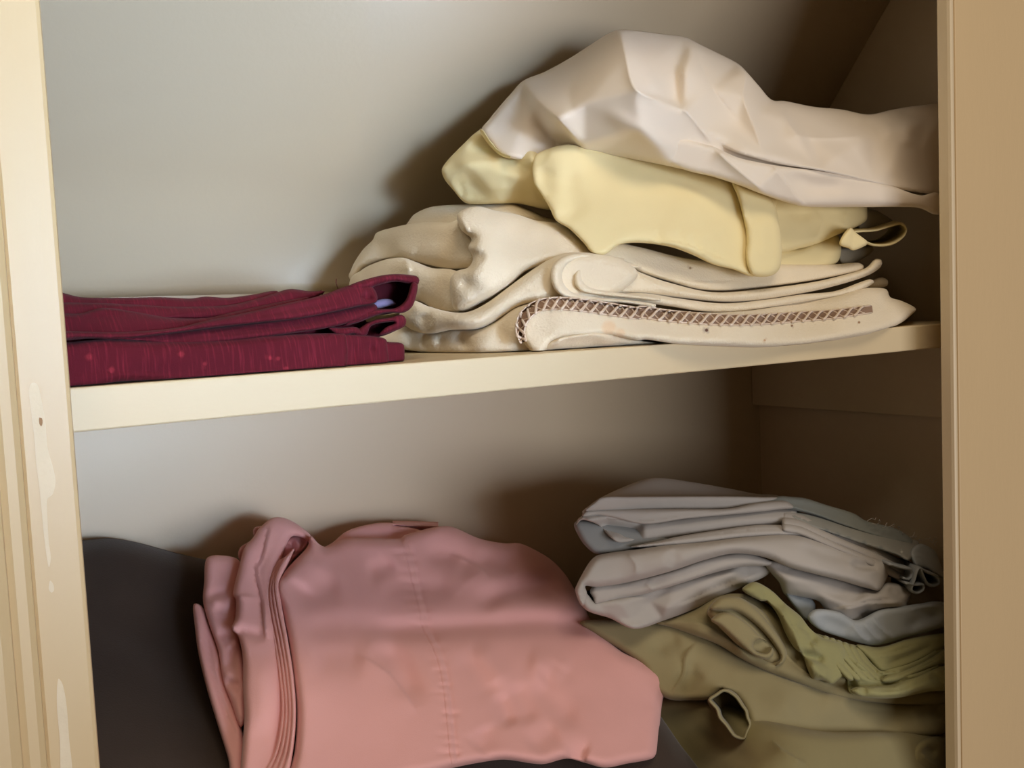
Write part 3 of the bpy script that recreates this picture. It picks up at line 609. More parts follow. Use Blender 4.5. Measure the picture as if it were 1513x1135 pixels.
cloth('loose_end', [
    ribbon(cC([(1194, 612), (1215, 609), (1260, 606), (1300, 594), (1332, 588), (1343, 603), (1334, 625), (1300, 646), (1255, 648), (1225, 636), (1200, 622)]), .030, 70, 1.8, shift=(-25, -6)),
    Layer(cC([(1154, 645), (1166, 615), (1185, 598), (1200, 612), (1235, 640), (1228, 648), (1192, 662, 3), (1180, 656)]), .026, 5, 4, 20, 3, strokes=[('s', 1.5, 6, cC([(1190, 600), (1185, 630), (1195, 655)]))], seed=45)], yellow, r)
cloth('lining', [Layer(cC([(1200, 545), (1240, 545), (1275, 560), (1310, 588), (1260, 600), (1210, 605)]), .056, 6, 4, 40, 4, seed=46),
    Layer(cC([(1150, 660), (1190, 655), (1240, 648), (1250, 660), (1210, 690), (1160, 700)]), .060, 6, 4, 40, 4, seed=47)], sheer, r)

# ---- white sheet on top of everything
white = fabric('white percale', (.83, .74, .63), 1800, .08, .75, .02, .1, wr=.05)
r = empty('bunched_sheet', (.62, .06, Z0+.18), 'off-white sheet heaped in a rounded bundle, topmost on the upper shelf', 'sheet')
WV = {'a0': (154, 326, 156), 'a1': (270, 186, 166), 'a2': (330, 162, 157), 'a25': (440, 98, 133), 'a3': (541, 42, 102), 'a4': (722, 62, 92), 'a5': (868, 136, 95), 'a6': (965, 238, 94), 'a7': (1160, 266, 84), 'a8': (1300, 266, 72), 'a9': (1480, 250, 44),
      'b0': (1480, 520, 34), 'b1': (1060, 545, 40), 'b2': (880, 490, 38), 'b3': (700, 438, 48), 'b4': (440, 415, 112), 'b5': (235, 410, 122), 'b6': (170, 365, 146),
      'c1': (585, 213, 36), 'c0': (556, 115, 64), 'c2': (718, 270, 36), 'c3': (768, 326, 38), 'c4': (802, 372, 40), 'm1': (440, 250, 72), 'm2': (600, 320, 40),
      'c5': (312, 243, 124), 'c6': (366, 292, 80), 'c7': (436, 368, 86), 'c8': (300, 262, 136), 'c9': (345, 345, 132), 'd1': (280, 300, 140), 'd2': (230, 290, 150),
      'e1': (640, 130, 66), 'e2': (706, 156, 66), 'e3': (704, 254, 54), 'e4': (716, 156, 50), 'e5': (716, 248, 44), 'e6': (745, 92, 74),
      'f1': (800, 210, 50), 'f2': (868, 300, 46), 'f3': (885, 232, 44), 'f4': (912, 312, 34), 'f5': (942, 392, 24), 'f6': (892, 164, 66), 'f7': (930, 270, 48), 'f8': (990, 350, 36),
      'g1': (1002, 288, 48), 'g2': (1046, 343, 30), 'g3': (1012, 284, 70), 'g4': (1058, 336, 42), 'g5': (1240, 344, 42), 'g6': (1340, 320, 40), 'g7': (1375, 380, 38), 'g8': (1150, 300, 66), 'g9': (1280, 300, 56),
      'h1': (860, 384, 34), 'h2': (1100, 437, 22), 'h3': (1250, 472, 24), 'h4': (1390, 500, 34), 'h5': (1150, 400, 20), 'h6': (1300, 430, 26), 'h7': (850, 350, 34), 'h8': (1395, 300, 50)}
WE = ['a3 c0 c1 c2 c3 c4', 'a1 c5 c6 c7', 'a2 c5', 'c8 c9', 'c5 c8', 'e6 e4 e5 c2', 'e2 e3', 'a4 e6 f1 f2 f5', 'a5 f6 f3 f4 f5', 'f6 f7 f8', 'a6 g1 g2', 'g3 g4', 'g2 g4 g5 g6', 'g6 g7', 'c4 h1 f5 h2 h3 h4', 'c1 m2', 'a8 g9 g6', 'd1 a1', 'd1 b6']
wk = list(WV); wi = {k: i for i, k in enumerate(wk)}
wp = [(*p[:2], p[2]*1e-3) for p in cC([WV[k] for k in wk])]
we = [(wi[q[i]], wi[q[i+1]]) for q in (e.split() for e in WE) for i in range(len(q)-1)]
yW = Tin(wp, we, 4.2)
top = Layer(cC([(154, 326), (175, 296), (200, 265), (235, 225), (270, 188, 8), (330, 163), (400, 125), (460, 86), (510, 55), (541, 45, 8), (600, 49), (660, 57), (722, 65, 8), (765, 86), (810, 108), (868, 138, 8), (892, 160), (930, 203), (965, 241), (1000, 244), (1080, 260), (1160, 268), (1235, 282), (1300, 269), (1360, 259), (1460, 255), (1475, 300), (1470, 420), (1440, 510), (1380, 505), (1250, 490), (1180, 500), (1060, 538), (1000, 526), (930, 502), (880, 482), (800, 456), (700, 432), (600, 412), (520, 402), (440, 410), (350, 420), (235, 405), (205, 390), (178, 362)]),
    yW, 9, 8, 12, 8, strokes=[
    ('s', 12, 16, cC([(1460, 522), (1380, 502), (1330, 494), (1250, 475), (1100, 440), (1000, 424), (940, 410), (860, 386), (815, 362)]), .12),
    ('v', 6, 9, cC([(800, 372), (870, 400), (960, 424), (1100, 450)])),
    ('R', 2.5, 4, cC([(541, 44), (556, 115), (585, 213), (718, 270), (768, 326), (802, 372)]), .1), ('R', 2.5, 4, cC([(965, 240), (1002, 288), (1046, 343), (1240, 344)]), .15), ('R', 2, 3.5, cC([(868, 138), (892, 164), (885, 232), (912, 312), (942, 393)]), .15), ('R', 2, 4, cC([(270, 188), (312, 243), (366, 292), (436, 368)]), .15), ('V', 2, 4, cC([(722, 66), (745, 92), (800, 210), (868, 300)]), .15),
    ('r', 2.5, 9, cC([(600, 130), (640, 200), (690, 250)])), ('v', 2.5, 10, cC([(1200, 290), (1250, 320), (1290, 350)])), ('r', 3, 10, cC([(1330, 290), (1350, 330), (1340, 380)])),
    ('v', 2, 9, cC([(420, 150), (400, 230), (420, 300)])), ('r', 2, 12, cC([(480, 260), (600, 330), (740, 400)]))],
    noise=((1.0, 70), (.3, 22)), g=4.0, seed=50)
flapW = Layer(cC([(700, 350), (780, 366), (802, 372, 5), (870, 402), (940, 418), (1000, 428), (1100, 440), (1200, 457), (1300, 482), (1380, 508), (1425, 500), (1440, 520), (1438, 558), (1420, 562), (1385, 546), (1360, 541), (1200, 541), (1060, 540), (1000, 526), (930, 502), (880, 482), (800, 456), (720, 436), (660, 400)]),
    [(1010, 210, .040), (1055, 220, .030), (1100, 260, .020), (1150, 280, .016), (1280, 280, .014), (1390, 300, .012), (1000, 245, .045)], 7, 5, 25, 5, strokes=[
    ('R', 4, 10, cC([(802, 376), (850, 420), (900, 462), (950, 502)]), .15), ('s', 4, 18, cC([(968, 425), (1000, 460), (1030, 500), (1060, 535)]), .15), ('v', 3, 12, cC([(1000, 440), (1080, 480), (1180, 490)])), ('r', 3, 14, cC([(1040, 520), (1200, 515), (1340, 525)]))], noise=((.8, 50),), seed=51)
cloth('bunched_cloth', [top, flapW], white, r)
hem = Layer(cC([(150, 322), (160, 328), (180, 358), (206, 386), (238, 400), (232, 406), (200, 393), (172, 364), (152, 334)]), [(710, 195, .146), (730, 215, .134), (755, 232, .108)], 4, 3, 6, 2, seed=52)
cloth('hem', [hem], yellow, r)

# ================================================================== LOWER SHELF
dark = fabric('dark brown wool', (.052, .037, .029), 900, .3, .95, .15, .15)
r = empty('folded_blanket', (.2, .15, ZL), 'dark brown blanket under the pink sheet in the lower left corner', 'blanket')
darkL = Layer(cP([(40, 800, 30), (90, 797), (122, 798), (160, 795), (200, 801), (260, 817), (310, 828), (450, 850), (650, 880), (850, 950), (960, 1040), (1005, 1100), (1040, 1150), (1060, 1230), (1040, 1290), (800, 1300), (300, 1310), (40, 1310)]),
    [(100, 800, .262), (200, 805, .262), (310, 830, .262), (147, 1135, .10), (400, 1000, .18), (600, 900, .24), (850, 960, .22), (700, 1130, .085), (1020, 1135, .065), (960, 1050, .10), (150, 950, .19), (300, 1290, .06), (900, 1290, .035)], 26, 20, 14, 8,
    strokes=[('v', 3, 30, cP([(150, 900), (230, 960), (300, 1080)])), ('v', 3, 18, cP([(600, 1140), (750, 1120), (900, 1140)]))], noise=((2, 90), (.5, 25)), g=7, seed=60)
cloth('folded_cloth', [darkL], dark, r)

pink = fabric('pink cotton', (.80, .43, .415), 1700, .14, .85, .03, .15, wr=.10)
r = empty('folded_sheet', (.35, .12, Z0-.22), 'salmon pink sheet in a thick bundle on the dark brown blanket', 'sheet')
yK = [(400, 770, .225), (500, 800, .225), (560, 775, .23), (660, 780, .235), (760, 805, .235), (830, 850, .225), (400, 900, .150), (600, 900, .165), (800, 920, .165), (950, 960, .135), (985, 1000, .115),
      (350, 1140, .06), (500, 1140, .045), (700, 1135, .04), (900, 1130, .045), (970, 1090, .07), (600, 1020, .09), (800, 1030, .095), (440, 1020, .09)]
off = lambda d: [(a, b, c+d) for a, b, c in yK]
seam_c = cG([(98, 150), (120, 230), (143, 330), (168, 430), (185, 510), (222, 580), (250, 660), (268, 760), (280, 870), (292, 1000), (300, 1050)])
pr = random.Random(4); ss = spline(seam_c, False, 1.0); pucker = []
k_ = 8
while k_ < len(ss)-4:
    x_, y_ = ss[k_]; a_ = pr.uniform(14, 30); t_ = pr.uniform(-3, 5)
    pucker.append(('v', pr.uniform(.6, 1.5), pr.uniform(2.5, 4.5), [(x_-a_, y_+t_-2), (x_, y_), (x_+pr.uniform(8, 22), y_+t_)])); k_ += int(pr.uniform(11, 19))
pucker += [('s', 1.0, 10, [(q[0]-2, q[1]) for q in seam_c], .05), ('V', 1.0, 2.5, [(q[0]+7, q[1]) for q in seam_c], .05)]
main = Layer(cF([(970, 140, 6), (1000, 170), (1025, 183), (1060, 172), (1110, 150), (1200, 148), (1330, 150)]) + cG([(100, 138), (160, 120), (230, 104, 10), (290, 104), (400, 150), (500, 170), (560, 170), (620, 195), (690, 238), (740, 290), (780, 352), (825, 435), (860, 500), (960, 596), (1050, 640), (1152, 704, 6), (1148, 745), (1132, 800), (1120, 900), (1106, 1010), (1090, 1030), (990, 1050), (900, 1066), (820, 1046), (750, 1030), (650, 1052), (500, 1034), (400, 1046), (300, 1066), (200, 1090), (0, 1120), (-300, 1130)]) + cF([(880, 1130), (905, 1000), (915, 850), (902, 700), (882, 560), (857, 440), (840, 340, 6), (862, 288), (905, 240), (958, 182)]),
    off(0), 16, 14, 60, 9, strokes=pucker + [
    ('v', 9.07, 16.2, cG([(-80, 505), (60, 512), (200, 510), (360, 502), (500, 488), (680, 486), (800, 505), (870, 540)]), .15),
    ('r', 6.48, 24.3, cG([(350, 440), (500, 430), (700, 430), (800, 450)])),
    ('v', 9.07, 16.2, cG([(350, 430), (430, 400), (500, 365), (620, 345), (740, 340)])), ('r', 6.48, 18.9, cG([(300, 310), (450, 310), (600, 290), (720, 300)])),
    ('s', 5.67, 24.3, cG([(280, 205), (350, 235), (410, 270), (440, 310)])), ('v', 6.48, 16.2, cG([(150, 220), (250, 215), (340, 240), (420, 300)])), ('v', 5.18, 18.9, cG([(380, 220), (480, 260), (560, 265)])),
    ('v', 5.18, 18.9, cG([(0, 330), (120, 340), (230, 350), (330, 350)])), ('v', 5.18, 16.2, cG([(60, 230), (30, 260), (-60, 290)])),
    ('s', 4.73, 18.9, cG([(-100, 600), (30, 680), (100, 760), (160, 850)])), ('v', 6.48, 18.9, cG([(-20, 560), (80, 640), (130, 740), (160, 830)])), ('v', 5.18, 18.9, cG([(330, 590), (400, 680), (440, 750), (470, 810)])), ('r', 5.18, 18.9, cG([(370, 570), (450, 680), (500, 760)])),
    ('v', 6.48, 13.5, cG([(470, 760), (500, 830), (530, 910)])), ('v', 5.18, 16.2, cG([(530, 720), (570, 800), (610, 900)])), ('v', 5.18, 18.9, cG([(620, 700), (660, 770), (740, 850), (740, 930)])), ('r', 5.18, 18.9, cG([(580, 640), (680, 660), (760, 700)])), ('v', 3.89, 16.2, cG([(640, 720), (700, 680), (730, 640)])),
    ('v', 5.18, 16.2, cG([(750, 1030), (800, 1010), (840, 1020)])), ('v', 3.89, 18.9, cG([(600, 1000), (660, 940), (720, 900)])), ('v', 3.89, 18.9, cG([(380, 1000), (420, 950), (400, 900)])),
    ('V', 2.1, 10.8, cG([(1150, 720), (1120, 770), (1105, 850)])), ('v', 6.48, 24.3, cF([(880, 380), (1000, 350), (1100, 330)])), ('r', 6.48, 27, cF([(1000, 220), (960, 300), (920, 360)])),
    ('v', 5.18, 21.6, cF([(900, 520), (1100, 505), (1300, 505)])), ('v', 3.89, 18.9, cF([(1200, 560), (1290, 650), (1370, 790)])), ('v', 3.89, 21.6, cF([(960, 640), (1100, 620), (1200, 640)]))],
    noise=((2.0, 75), (.7, 28)), g=4.5, seed=61)
L = [main,
    # the rolled-over back of the top
    Layer(cF([(980, 230), (1025, 186), (1060, 165), (1110, 124), (1180, 99), (1270, 87), (1380, 99), (1480, 103)]) + cG([(60, 99), (110, 105), (165, 118), (230, 160), (260, 220), (100, 220), (-200, 260)]), [(500, 800, .25), (600, 775, .255), (660, 790, .25), (560, 830, .235)], 14, 10, 14, 7, strokes=[('v', 4, 8, cG([(-150, 150), (-20, 128), (100, 132), (200, 120)]))], noise=((1.5, 40),), seed=62)]
# the stack of folded edges at its left side
L.append(Layer(cF([(745, 140), (760, 115), (810, 72), (850, 66), (900, 84), (945, 115), (972, 142), (968, 170), (940, 150), (895, 143), (868, 190), (850, 240), (830, 320), (830, 400), (850, 560), (868, 700), (870, 870), (845, 1000), (800, 1120), (690, 1130), (690, 1067), (700, 950), (705, 860), (700, 750), (698, 620), (680, 540), (654, 512, 5), (668, 470), (672, 400), (660, 370), (690, 240), (705, 190)]),
    off(.012), 12, 10, 60, 8, strokes=[('v', 5, 9, cF([(800, 170), (780, 230), (760, 270), (770, 380), (790, 480)])), ('s', 4, 10, cF([(790, 560), (775, 400), (752, 270), (775, 230), (810, 90)]), .1), ('v', 4, 8, cF([(655, 510), (720, 525), (800, 545)])), ('s', 3, 12, cF([(660, 380), (720, 375), (780, 390)])), ('r', 4, 18, cF([(760, 600), (780, 760), (770, 950)])), ('V', 4, 5, cF([(820, 560), (840, 600), (855, 760), (850, 900), (830, 1000), (810, 1067)]))], noise=((1.4, 45), (.6, 18)), seed=63))
for k in range(4):
    o = k*14
    L.append(Layer(cF([(905-o*.4, 190+o), (880-o*.6, 250+o*.5), (850-o*.5, 310), (846-o, 350), (858-o, 440), (880-o, 560), (902-o, 700), (912-o, 850), (900-o*1.3, 1000), (870-o*2, 1130), (840-o*2, 1130), (880-o*1.3, 1000), (894-o, 850), (884-o, 700), (862-o, 560), (838-o, 440), (824-o*.7, 350), (832-o*.5, 290), (862-o*.4, 235)]),
        off(.003+.0025*k), 5, 4, 40, 5, noise=((.9, 30), (.4, 12)), seed=70+k))
# crumpled pocket in the rolled top corner
L.append(Layer(cF([(860, 190), (885, 148), (930, 140), (968, 146), (955, 180), (905, 230), (870, 275), (840, 330), (826, 300)]), [(430, 810, .238), (410, 840, .225), (450, 800, .24)], 6, 4, 15, 4, strokes=[('V', 4, 4, cF([(880, 160), (900, 190), (890, 220)])), ('R', 4, 4, cF([(900, 155), (925, 180), (905, 215)])), ('V', 4, 3, cF([(920, 150), (940, 170), (925, 200)]))], noise=((1.5, 10),), tint=(.8, .72, .72), seed=64))
L.append(Layer(cF([(548, 250), (560, 225), (600, 217), (680, 235), (700, 300), (690, 400), (690, 560), (712, 700), (712, 860), (690, 905), (650, 800), (620, 720), (600, 600), (560, 480), (540, 400), (545, 320)]), off(.028), 12, 10, 40, 7, strokes=[('v', 4, 7, cF([(550, 375), (610, 372), (660, 380)])), ('r', 4, 10, cF([(560, 410), (620, 400), (660, 410)])), ('v', 4, 10, cF([(630, 690), (660, 620), (690, 570)])), ('v', 5, 8, cF([(620, 720), (670, 740), (705, 745)])), ('v', 4, 10, cF([(600, 560), (640, 540), (670, 560)]))], noise=((1.2, 30), (.5, 14)), seed=65))
L.append(Layer(cF([(500, 430), (504, 412), (522, 412), (542, 430), (562, 490), (602, 600), (627, 720), (692, 900), (706, 1000), (700, 1120), (660, 1120), (640, 1030), (600, 900), (555, 750), (520, 600), (505, 480)]), off(.035), 9, 8, 30, 6, strokes=[('v', 4, 7, cF([(540, 460), (570, 600), (620, 760), (680, 940)])), ('s', 3, 7, cF([(690, 960), (640, 850), (590, 700), (560, 560)]))], noise=((.9, 25),), seed=66))
L.append(Layer(cF([(740, 130), (745, 108), (775, 100), (812, 88), (812, 120), (780, 150), (755, 160)]), [(380, 780, .25), (400, 775, .25)], 6, 5, 14, 4, tint=(.85, .85, .85), seed=67))
L.append(Layer(cF([(680, 215), (690, 185), (712, 170), (745, 155), (720, 200), (690, 240)]), .245, 6, 4, 12, 4, tint=(.9, .9, .9), seed=68))
cloth('folded_cloth', L, pink, r)
# stitched seam running down the front
def strip(layer, path, w, lift, th=.0004, ripple=0.0, seed=1):
    S = spline(path, False, 2.5); n = np.gradient(S, axis=0); n = np.c_[-n[:, 1], n[:, 0]]/(np.hypot(n[:, 0], n[:, 1])[:, None]+1e-9)
    rows = []; rs = np.random.RandomState(seed); wob = vnoise(np.c_[np.arange(len(S))*2.5, np.zeros(len(S))], 11, seed)
    for k, l in ((-1, -.0003), (-.8, lift), (0, lift*.8), (.8, lift), (1, -.0003)):
        q = S+n*w*k; rows.append(at(q[:, 0], q[:, 1], layer.ysurf(q)-l-ripple*np.abs(wob)))
    m = len(S); return np.vstack(rows), [(k*m+i, k*m+i+1, (k+1)*m+i+1, (k+1)*m+i) for k in range(4) for i in range(m-1)]
v, f = strip(main, cG([(98, 150), (120, 230), (143, 330), (168, 430), (185, 510), (222, 580), (250, 660), (268, 760), (280, 870), (292, 1000), (300, 1050)]), 4.5, .00025, ripple=.0003)
so = link('seam', mesh_from(v, f, 'seam'), pink, r); so['label'] = 'double-stitched pink seam down the front'

# ---- green and blue sheets at the right, from the bottom of the pile upwards
olive = fabric('olive cotton', (.28, .24, .12), 1600, .15, .9, .05, .15, wr=.12)
khaki = fabric('khaki cotton', (.32, .275, .15), 1600, .15, .9, .05, .15, wr=.12)
lime = fabric('lime green cotton', (.33, .315, .15), 1600, .15, .9, .05, .15, wr=.15)
grey = fabric('blue grey percale', (.47, .44, .41), 1800, .12, .8, .03, .1, wr=.10)
blue = fabric('pale blue percale', (.40, .43, .45), 1800, .12, .8, .03, .1, wr=.10)

r = empty('folded_sheet', (.62, .08, ZL), 'olive green sheet at the bottom of the right-hand pile', 'sheet')
cloth('folded_cloth', [
    Layer(cE([(250, 1000), (280, 900), (400, 872), (560, 880), (800, 960), (1000, 1000), (1200, 1000), (1400, 1000), (1452, 1015), (1455, 1400), (900, 1420), (300, 1400), (250, 1250)]),
        [(930, 1060, .15), (980, 1050, .125), (950, 1135, .13), (1020, 1130, .105), (1000, 1040, .115), (1100, 1060, .06), (1390, 1090, .018), (1100, 1135, .03), (1390, 1230, -.004), (1050, 1230, .02)], 18, 14, 150, 9, strokes=[
        ('s', 5, 16, cE([(800, 1030), (850, 1075), (935, 1122)])), ('v', 4, 14, cE([(500, 980), (620, 1060), (760, 1130)])), ('v', 3, 12, cE([(520, 920), (640, 1000), (700, 1080)]))], noise=((2, 60), (.7, 22)), seed=80),
    Layer(cE([(790, 1010), (1000, 1010), (1190, 1005), (1300, 1015), (1170, 1075), (1090, 1100), (1010, 1130), (945, 1124, 6), (900, 1090), (840, 1060)]), [(1150, 1095, .035), (1250, 1090, .028), (1200, 1130, .018)], 10, 8, 60, 6, strokes=[('s', 4, 12, cE([(1160, 1020), (1090, 1060), (950, 1110)])), ('v', 3, 8, cE([(880, 1040), (1000, 1060), (1120, 1040)]))], noise=((1.5, 35),), seed=81),
    Layer(cE([(740, 1140), (850, 1128), (960, 1130), (1040, 1120), (1170, 1070), (1290, 1040), (1340, 1060), (1340, 1100), (1250, 1130), (1100, 1180), (800, 1200)]), [(1150, 1140, .022), (1350, 1110, .018), (1250, 1150, .012)], 9, 7, 60, 6, strokes=[('s', 4, 10, cE([(1340, 1070), (1200, 1105), (1080, 1150)])), ('v', 3, 7, cE([(1000, 1150), (1150, 1110), (1290, 1060)]))], noise=((1.5, 35),), seed=82),
    Layer(cE([(1330, 1050), (1390, 1020), (1440, 1030), (1455, 1080), (1452, 1200), (1350, 1220), (1310, 1130)]), .010, 10, 8, 60, 6, strokes=[('s', 4, 9, cE([(1345, 1070), (1390, 1110), (1440, 1130)])), ('v', 3, 6, cE([(1360, 1060), (1410, 1085)]))], noise=((1.5, 25),), seed=83)], olive, r)

r = empty('pillowcase', (.66, .07, Z0-.27), 'khaki green pillowcase with its open hemmed end facing out, low in the right-hand pile', 'pillowcase')
yG = [(880, 920, .16), (980, 940, .13), (1000, 1020, .10), (1100, 1000, .075), (1200, 1010, .05), (1390, 1040, .025), (1100, 1085, .05), (1250, 1080, .035), (1390, 1080, .015)]
case = Layer(cE([(90, 600), (140, 588), (300, 590), (450, 600), (560, 640), (640, 690), (740, 745), (860, 800), (1000, 850), (1150, 880), (1300, 890), (1450, 880), (1452, 995), (1390, 1020), (1200, 1017), (1000, 1030), (800, 1030), (700, 1028, 5), (716, 985), (712, 960), (695, 915), (668, 875), (640, 852, 5), (618, 848), (590, 866), (568, 882), (500, 886), (420, 882), (360, 840), (320, 760), (240, 700), (140, 640)]),
    yG, 12, 10, 50, 8, strokes=[('s', 3, 14, cE([(420, 870), (470, 790), (480, 720), (530, 660)])), ('v', 3, 14, cE([(360, 720), (400, 680), (470, 650)])), ('v', 3, 9, cE([(430, 820), (500, 800), (560, 810)])), ('v', 3, 10, cE([(480, 880), (500, 800), (500, 720)])), ('r', 4, 24, cE([(740, 900), (900, 900), (1150, 940)])), ('v', 3, 20, cE([(860, 930), (960, 880), (1020, 880)])), ('v', 3, 16, cE([(1150, 1000), (1250, 960), (1380, 950)])), ('v', 4, 12, cE([(1330, 960), (1380, 930), (1440, 930)]))], noise=((1.8, 60), (.6, 20)), seed=84)
cloth('folded_cloth', [case,
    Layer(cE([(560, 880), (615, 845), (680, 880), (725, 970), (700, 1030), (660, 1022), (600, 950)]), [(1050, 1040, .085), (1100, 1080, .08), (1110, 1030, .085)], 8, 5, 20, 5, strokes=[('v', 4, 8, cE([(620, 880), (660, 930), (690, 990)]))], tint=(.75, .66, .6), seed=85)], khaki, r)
cloth('hem', [ribbon(cE([(568, 884), (592, 866), (618, 850), (640, 854), (652, 862), (668, 876), (690, 908), (702, 925), (708, 950), (717, 976), (706, 1002), (696, 1026), (664, 1019), (650, 1006), (628, 976), (606, 950), (596, 920), (580, 900)]), [(1050, 1030, .058), (1110, 1070, .048), (1100, 1090, .046)], 45, 2.2, shift=(6, -2))], khaki, r)

r = empty('folded_sheet', (.68, .09, Z0-.24), 'khaki green sheet with a curled roll of cloth, below the pale blue sheets', 'sheet')
cloth('folded_cloth', [
    Layer(cE([(370, 600), (420, 580), (520, 545), (600, 500), (700, 495), (800, 540), (900, 640), (1000, 740), (1100, 800), (1300, 840), (1450, 840), (1450, 890), (1350, 903), (1150, 892), (1000, 862), (900, 827), (760, 772), (690, 735), (600, 680), (500, 642), (430, 617)]),
        [(980, 920, .125), (1080, 900, .095), (1120, 970, .07), (1250, 1020, .04), (1390, 1030, .02)], 12, 10, 50, 8, strokes=[('s', 5, 13, cE([(450, 590), (540, 600), (640, 660), (750, 745)])), ('s', 4, 12, cE([(550, 560), (620, 600), (700, 690), (745, 730)])), ('v', 4, 9, cE([(520, 575), (600, 630), (700, 710)])), ('v', 5, 9, cE([(560, 545), (590, 560), (620, 600)])), ('s', 4, 14, cE([(830, 640), (860, 720), (960, 800), (1080, 850)])), ('v', 3, 12, cE([(900, 790), (1000, 830), (1150, 870)])), ('v', 3, 12, cE([(1150, 870), (1280, 880), (1400, 865)]))], noise=((1.6, 45), (.6, 18)), seed=86)], khaki, r)
rD = [(1060, 890, .085), (1100, 900, .072), (1150, 960, .058), (1100, 960, .066)]
rO = lambda d: [(a_, b_, c_+d) for a_, b_, c_ in rD]
cloth('rolled_end', [
    Layer(cE([(560, 560), (600, 510), (650, 503), (700, 515), (770, 560), (800, 600), (840, 660), (855, 710), (842, 745), (815, 758), (780, 752), (740, 720), (690, 700), (640, 650), (590, 600)]),
        rO(.004), 10, 9, 30, 6, strokes=[('v', 3, 8, cE([(640, 520), (720, 580), (790, 650), (830, 710)]))], noise=((1.3, 30),), seed=87),
    Layer(cE([(570, 548), (600, 508), (650, 501), (695, 512), (745, 552), (795, 610), (838, 668), (856, 715), (842, 748), (812, 758), (830, 730), (812, 690), (770, 636), (715, 586), (660, 556), (610, 556)]), rO(-.002), 8, 7, 20, 5, noise=((1.2, 25),), g=3.4, seed=320),
    Layer(cE([(575, 590), (612, 562), (655, 566), (705, 600), (752, 645), (782, 668), (768, 662), (744, 664), (730, 684), (744, 706), (782, 710), (800, 690), (806, 712), (786, 734), (742, 724), (706, 700), (660, 660), (610, 615)]), rO(-.003), 6, 6, 20, 4, noise=((1.2, 25),), g=3.2, seed=321)], khaki, r)

r = empty('fitted_sheet', (.73, .07, Z0-.22), 'lime green fitted sheet with crumpled elastic gathers, beside the right door frame', 'fitted sheet')
L = []
L.append(Layer(cE([(690, 478), (720, 452), (745, 450), (800, 482), (850, 530), (905, 575), (940, 620), (980, 650), (1060, 680), (1080, 740), (1090, 800), (1060, 800, 4), (1022, 826, 4), (985, 812), (950, 806), (930, 770), (912, 720), (880, 690), (850, 640), (820, 570), (780, 520), (760, 520)]),
    [(1110, 870, .075), (1180, 920, .055), (1200, 1000, .040), (1250, 1000, .035)], 10, 8, 40, 6, strokes=[('s', 5.6, 8.55, cE([(770, 500), (830, 550), (890, 640), (920, 720), (1000, 760), (1040, 790)])), ('v', 5.6, 7.6, cE([(890, 600), (930, 630), (960, 690)])), ('s', 5.6, 6.65, cE([(880, 600), (930, 640), (985, 720)])), ('v', 5.6, 6.65, cE([(900, 700), (930, 720), (1000, 740)])), ('r', 5.6, 8.55, cE([(930, 740), (980, 790), (1020, 820)])), ('v', 4.2, 7.6, cE([(740, 470), (790, 500), (850, 560)]))], noise=((1.8, 25), (.7, 10)), seed=88))
L.append(Layer(cE([(960, 640), (1000, 650), (1100, 680), (1200, 688), (1300, 660), (1430, 640), (1452, 660), (1452, 840), (1380, 852), (1250, 878), (1130, 872), (1085, 856), (1072, 800), (1050, 740), (1010, 700)]),
    [(1230, 950, .055), (1260, 1010, .035), (1390, 950, .03), (1390, 1010, .015)], 10, 8, 50, 6, strokes=[
    ('s', 7, 6.65, cE([(1010, 680), (1080, 740), (1140, 800), (1220, 815)])), ('s', 5.6, 5.7, cE([(1040, 690), (1110, 740), (1180, 795)])), ('v', 5.6, 4.75, cE([(1070, 690), (1130, 730), (1200, 790)])), ('s', 5.6, 5.7, cE([(1090, 690), (1150, 740), (1210, 780), (1300, 770)])),
    ('V', 5.6, 4.75, cE([(1130, 690), (1160, 730), (1200, 770)])), ('s', 7, 8.55, cE([(1190, 775), (1280, 760), (1370, 720), (1440, 660)])), ('s', 7, 8.55, cE([(1210, 815), (1290, 790), (1360, 750), (1445, 715)])), ('v', 5.6, 5.7, cE([(1250, 760), (1330, 710), (1430, 680)])), ('s', 5.6, 7.6, cE([(1280, 800), (1350, 780), (1440, 740)])),
    ('s', 5.6, 8.55, cE([(1110, 830), (1240, 835), (1350, 800), (1440, 780)])), ('v', 5.6, 6.65, cE([(1080, 790), (1100, 840), (1130, 870)])), ('v', 5.6, 5.7, cE([(1120, 840), (1200, 860), (1300, 850)])), ('v', 5.6, 6.65, cE([(1380, 780), (1420, 800), (1445, 830)])), ('s', 4.2, 6.65, cE([(1290, 860), (1370, 830), (1440, 800)]))], noise=((2.0, 22), (.8, 9)), g=3.6, seed=89))
yl_ = [(1230, 950, .050), (1260, 1010, .030), (1390, 950, .022), (1390, 1010, .010)]
oL = lambda d: [(a_, b_, c_+d) for a_, b_, c_ in yl_]
NL = ((1.8, 18), (.7, 8))
L.append(Layer(cE([(1110, 682), (1200, 690), (1300, 660), (1430, 638), (1456, 650), (1450, 684), (1370, 728), (1285, 765), (1205, 782), (1160, 740)]), oL(.004), 7, 7, 30, 4, strokes=[('v', 2.5, 4, cE([(1200, 760), (1290, 730), (1400, 680)])), ('s', 2.5, 5, cE([(1160, 720), (1250, 710), (1340, 680)]))], noise=NL, g=3.4, seed=300))
L.append(Layer(cE([(1200, 816), (1225, 790), (1290, 772), (1370, 736), (1456, 690), (1456, 746), (1380, 772), (1300, 806), (1240, 824)]), oL(0), 7, 7, 30, 4, strokes=[('s', 2.5, 5, cE([(1240, 810), (1330, 770), (1440, 725)]))], noise=NL, g=3.4, seed=301))
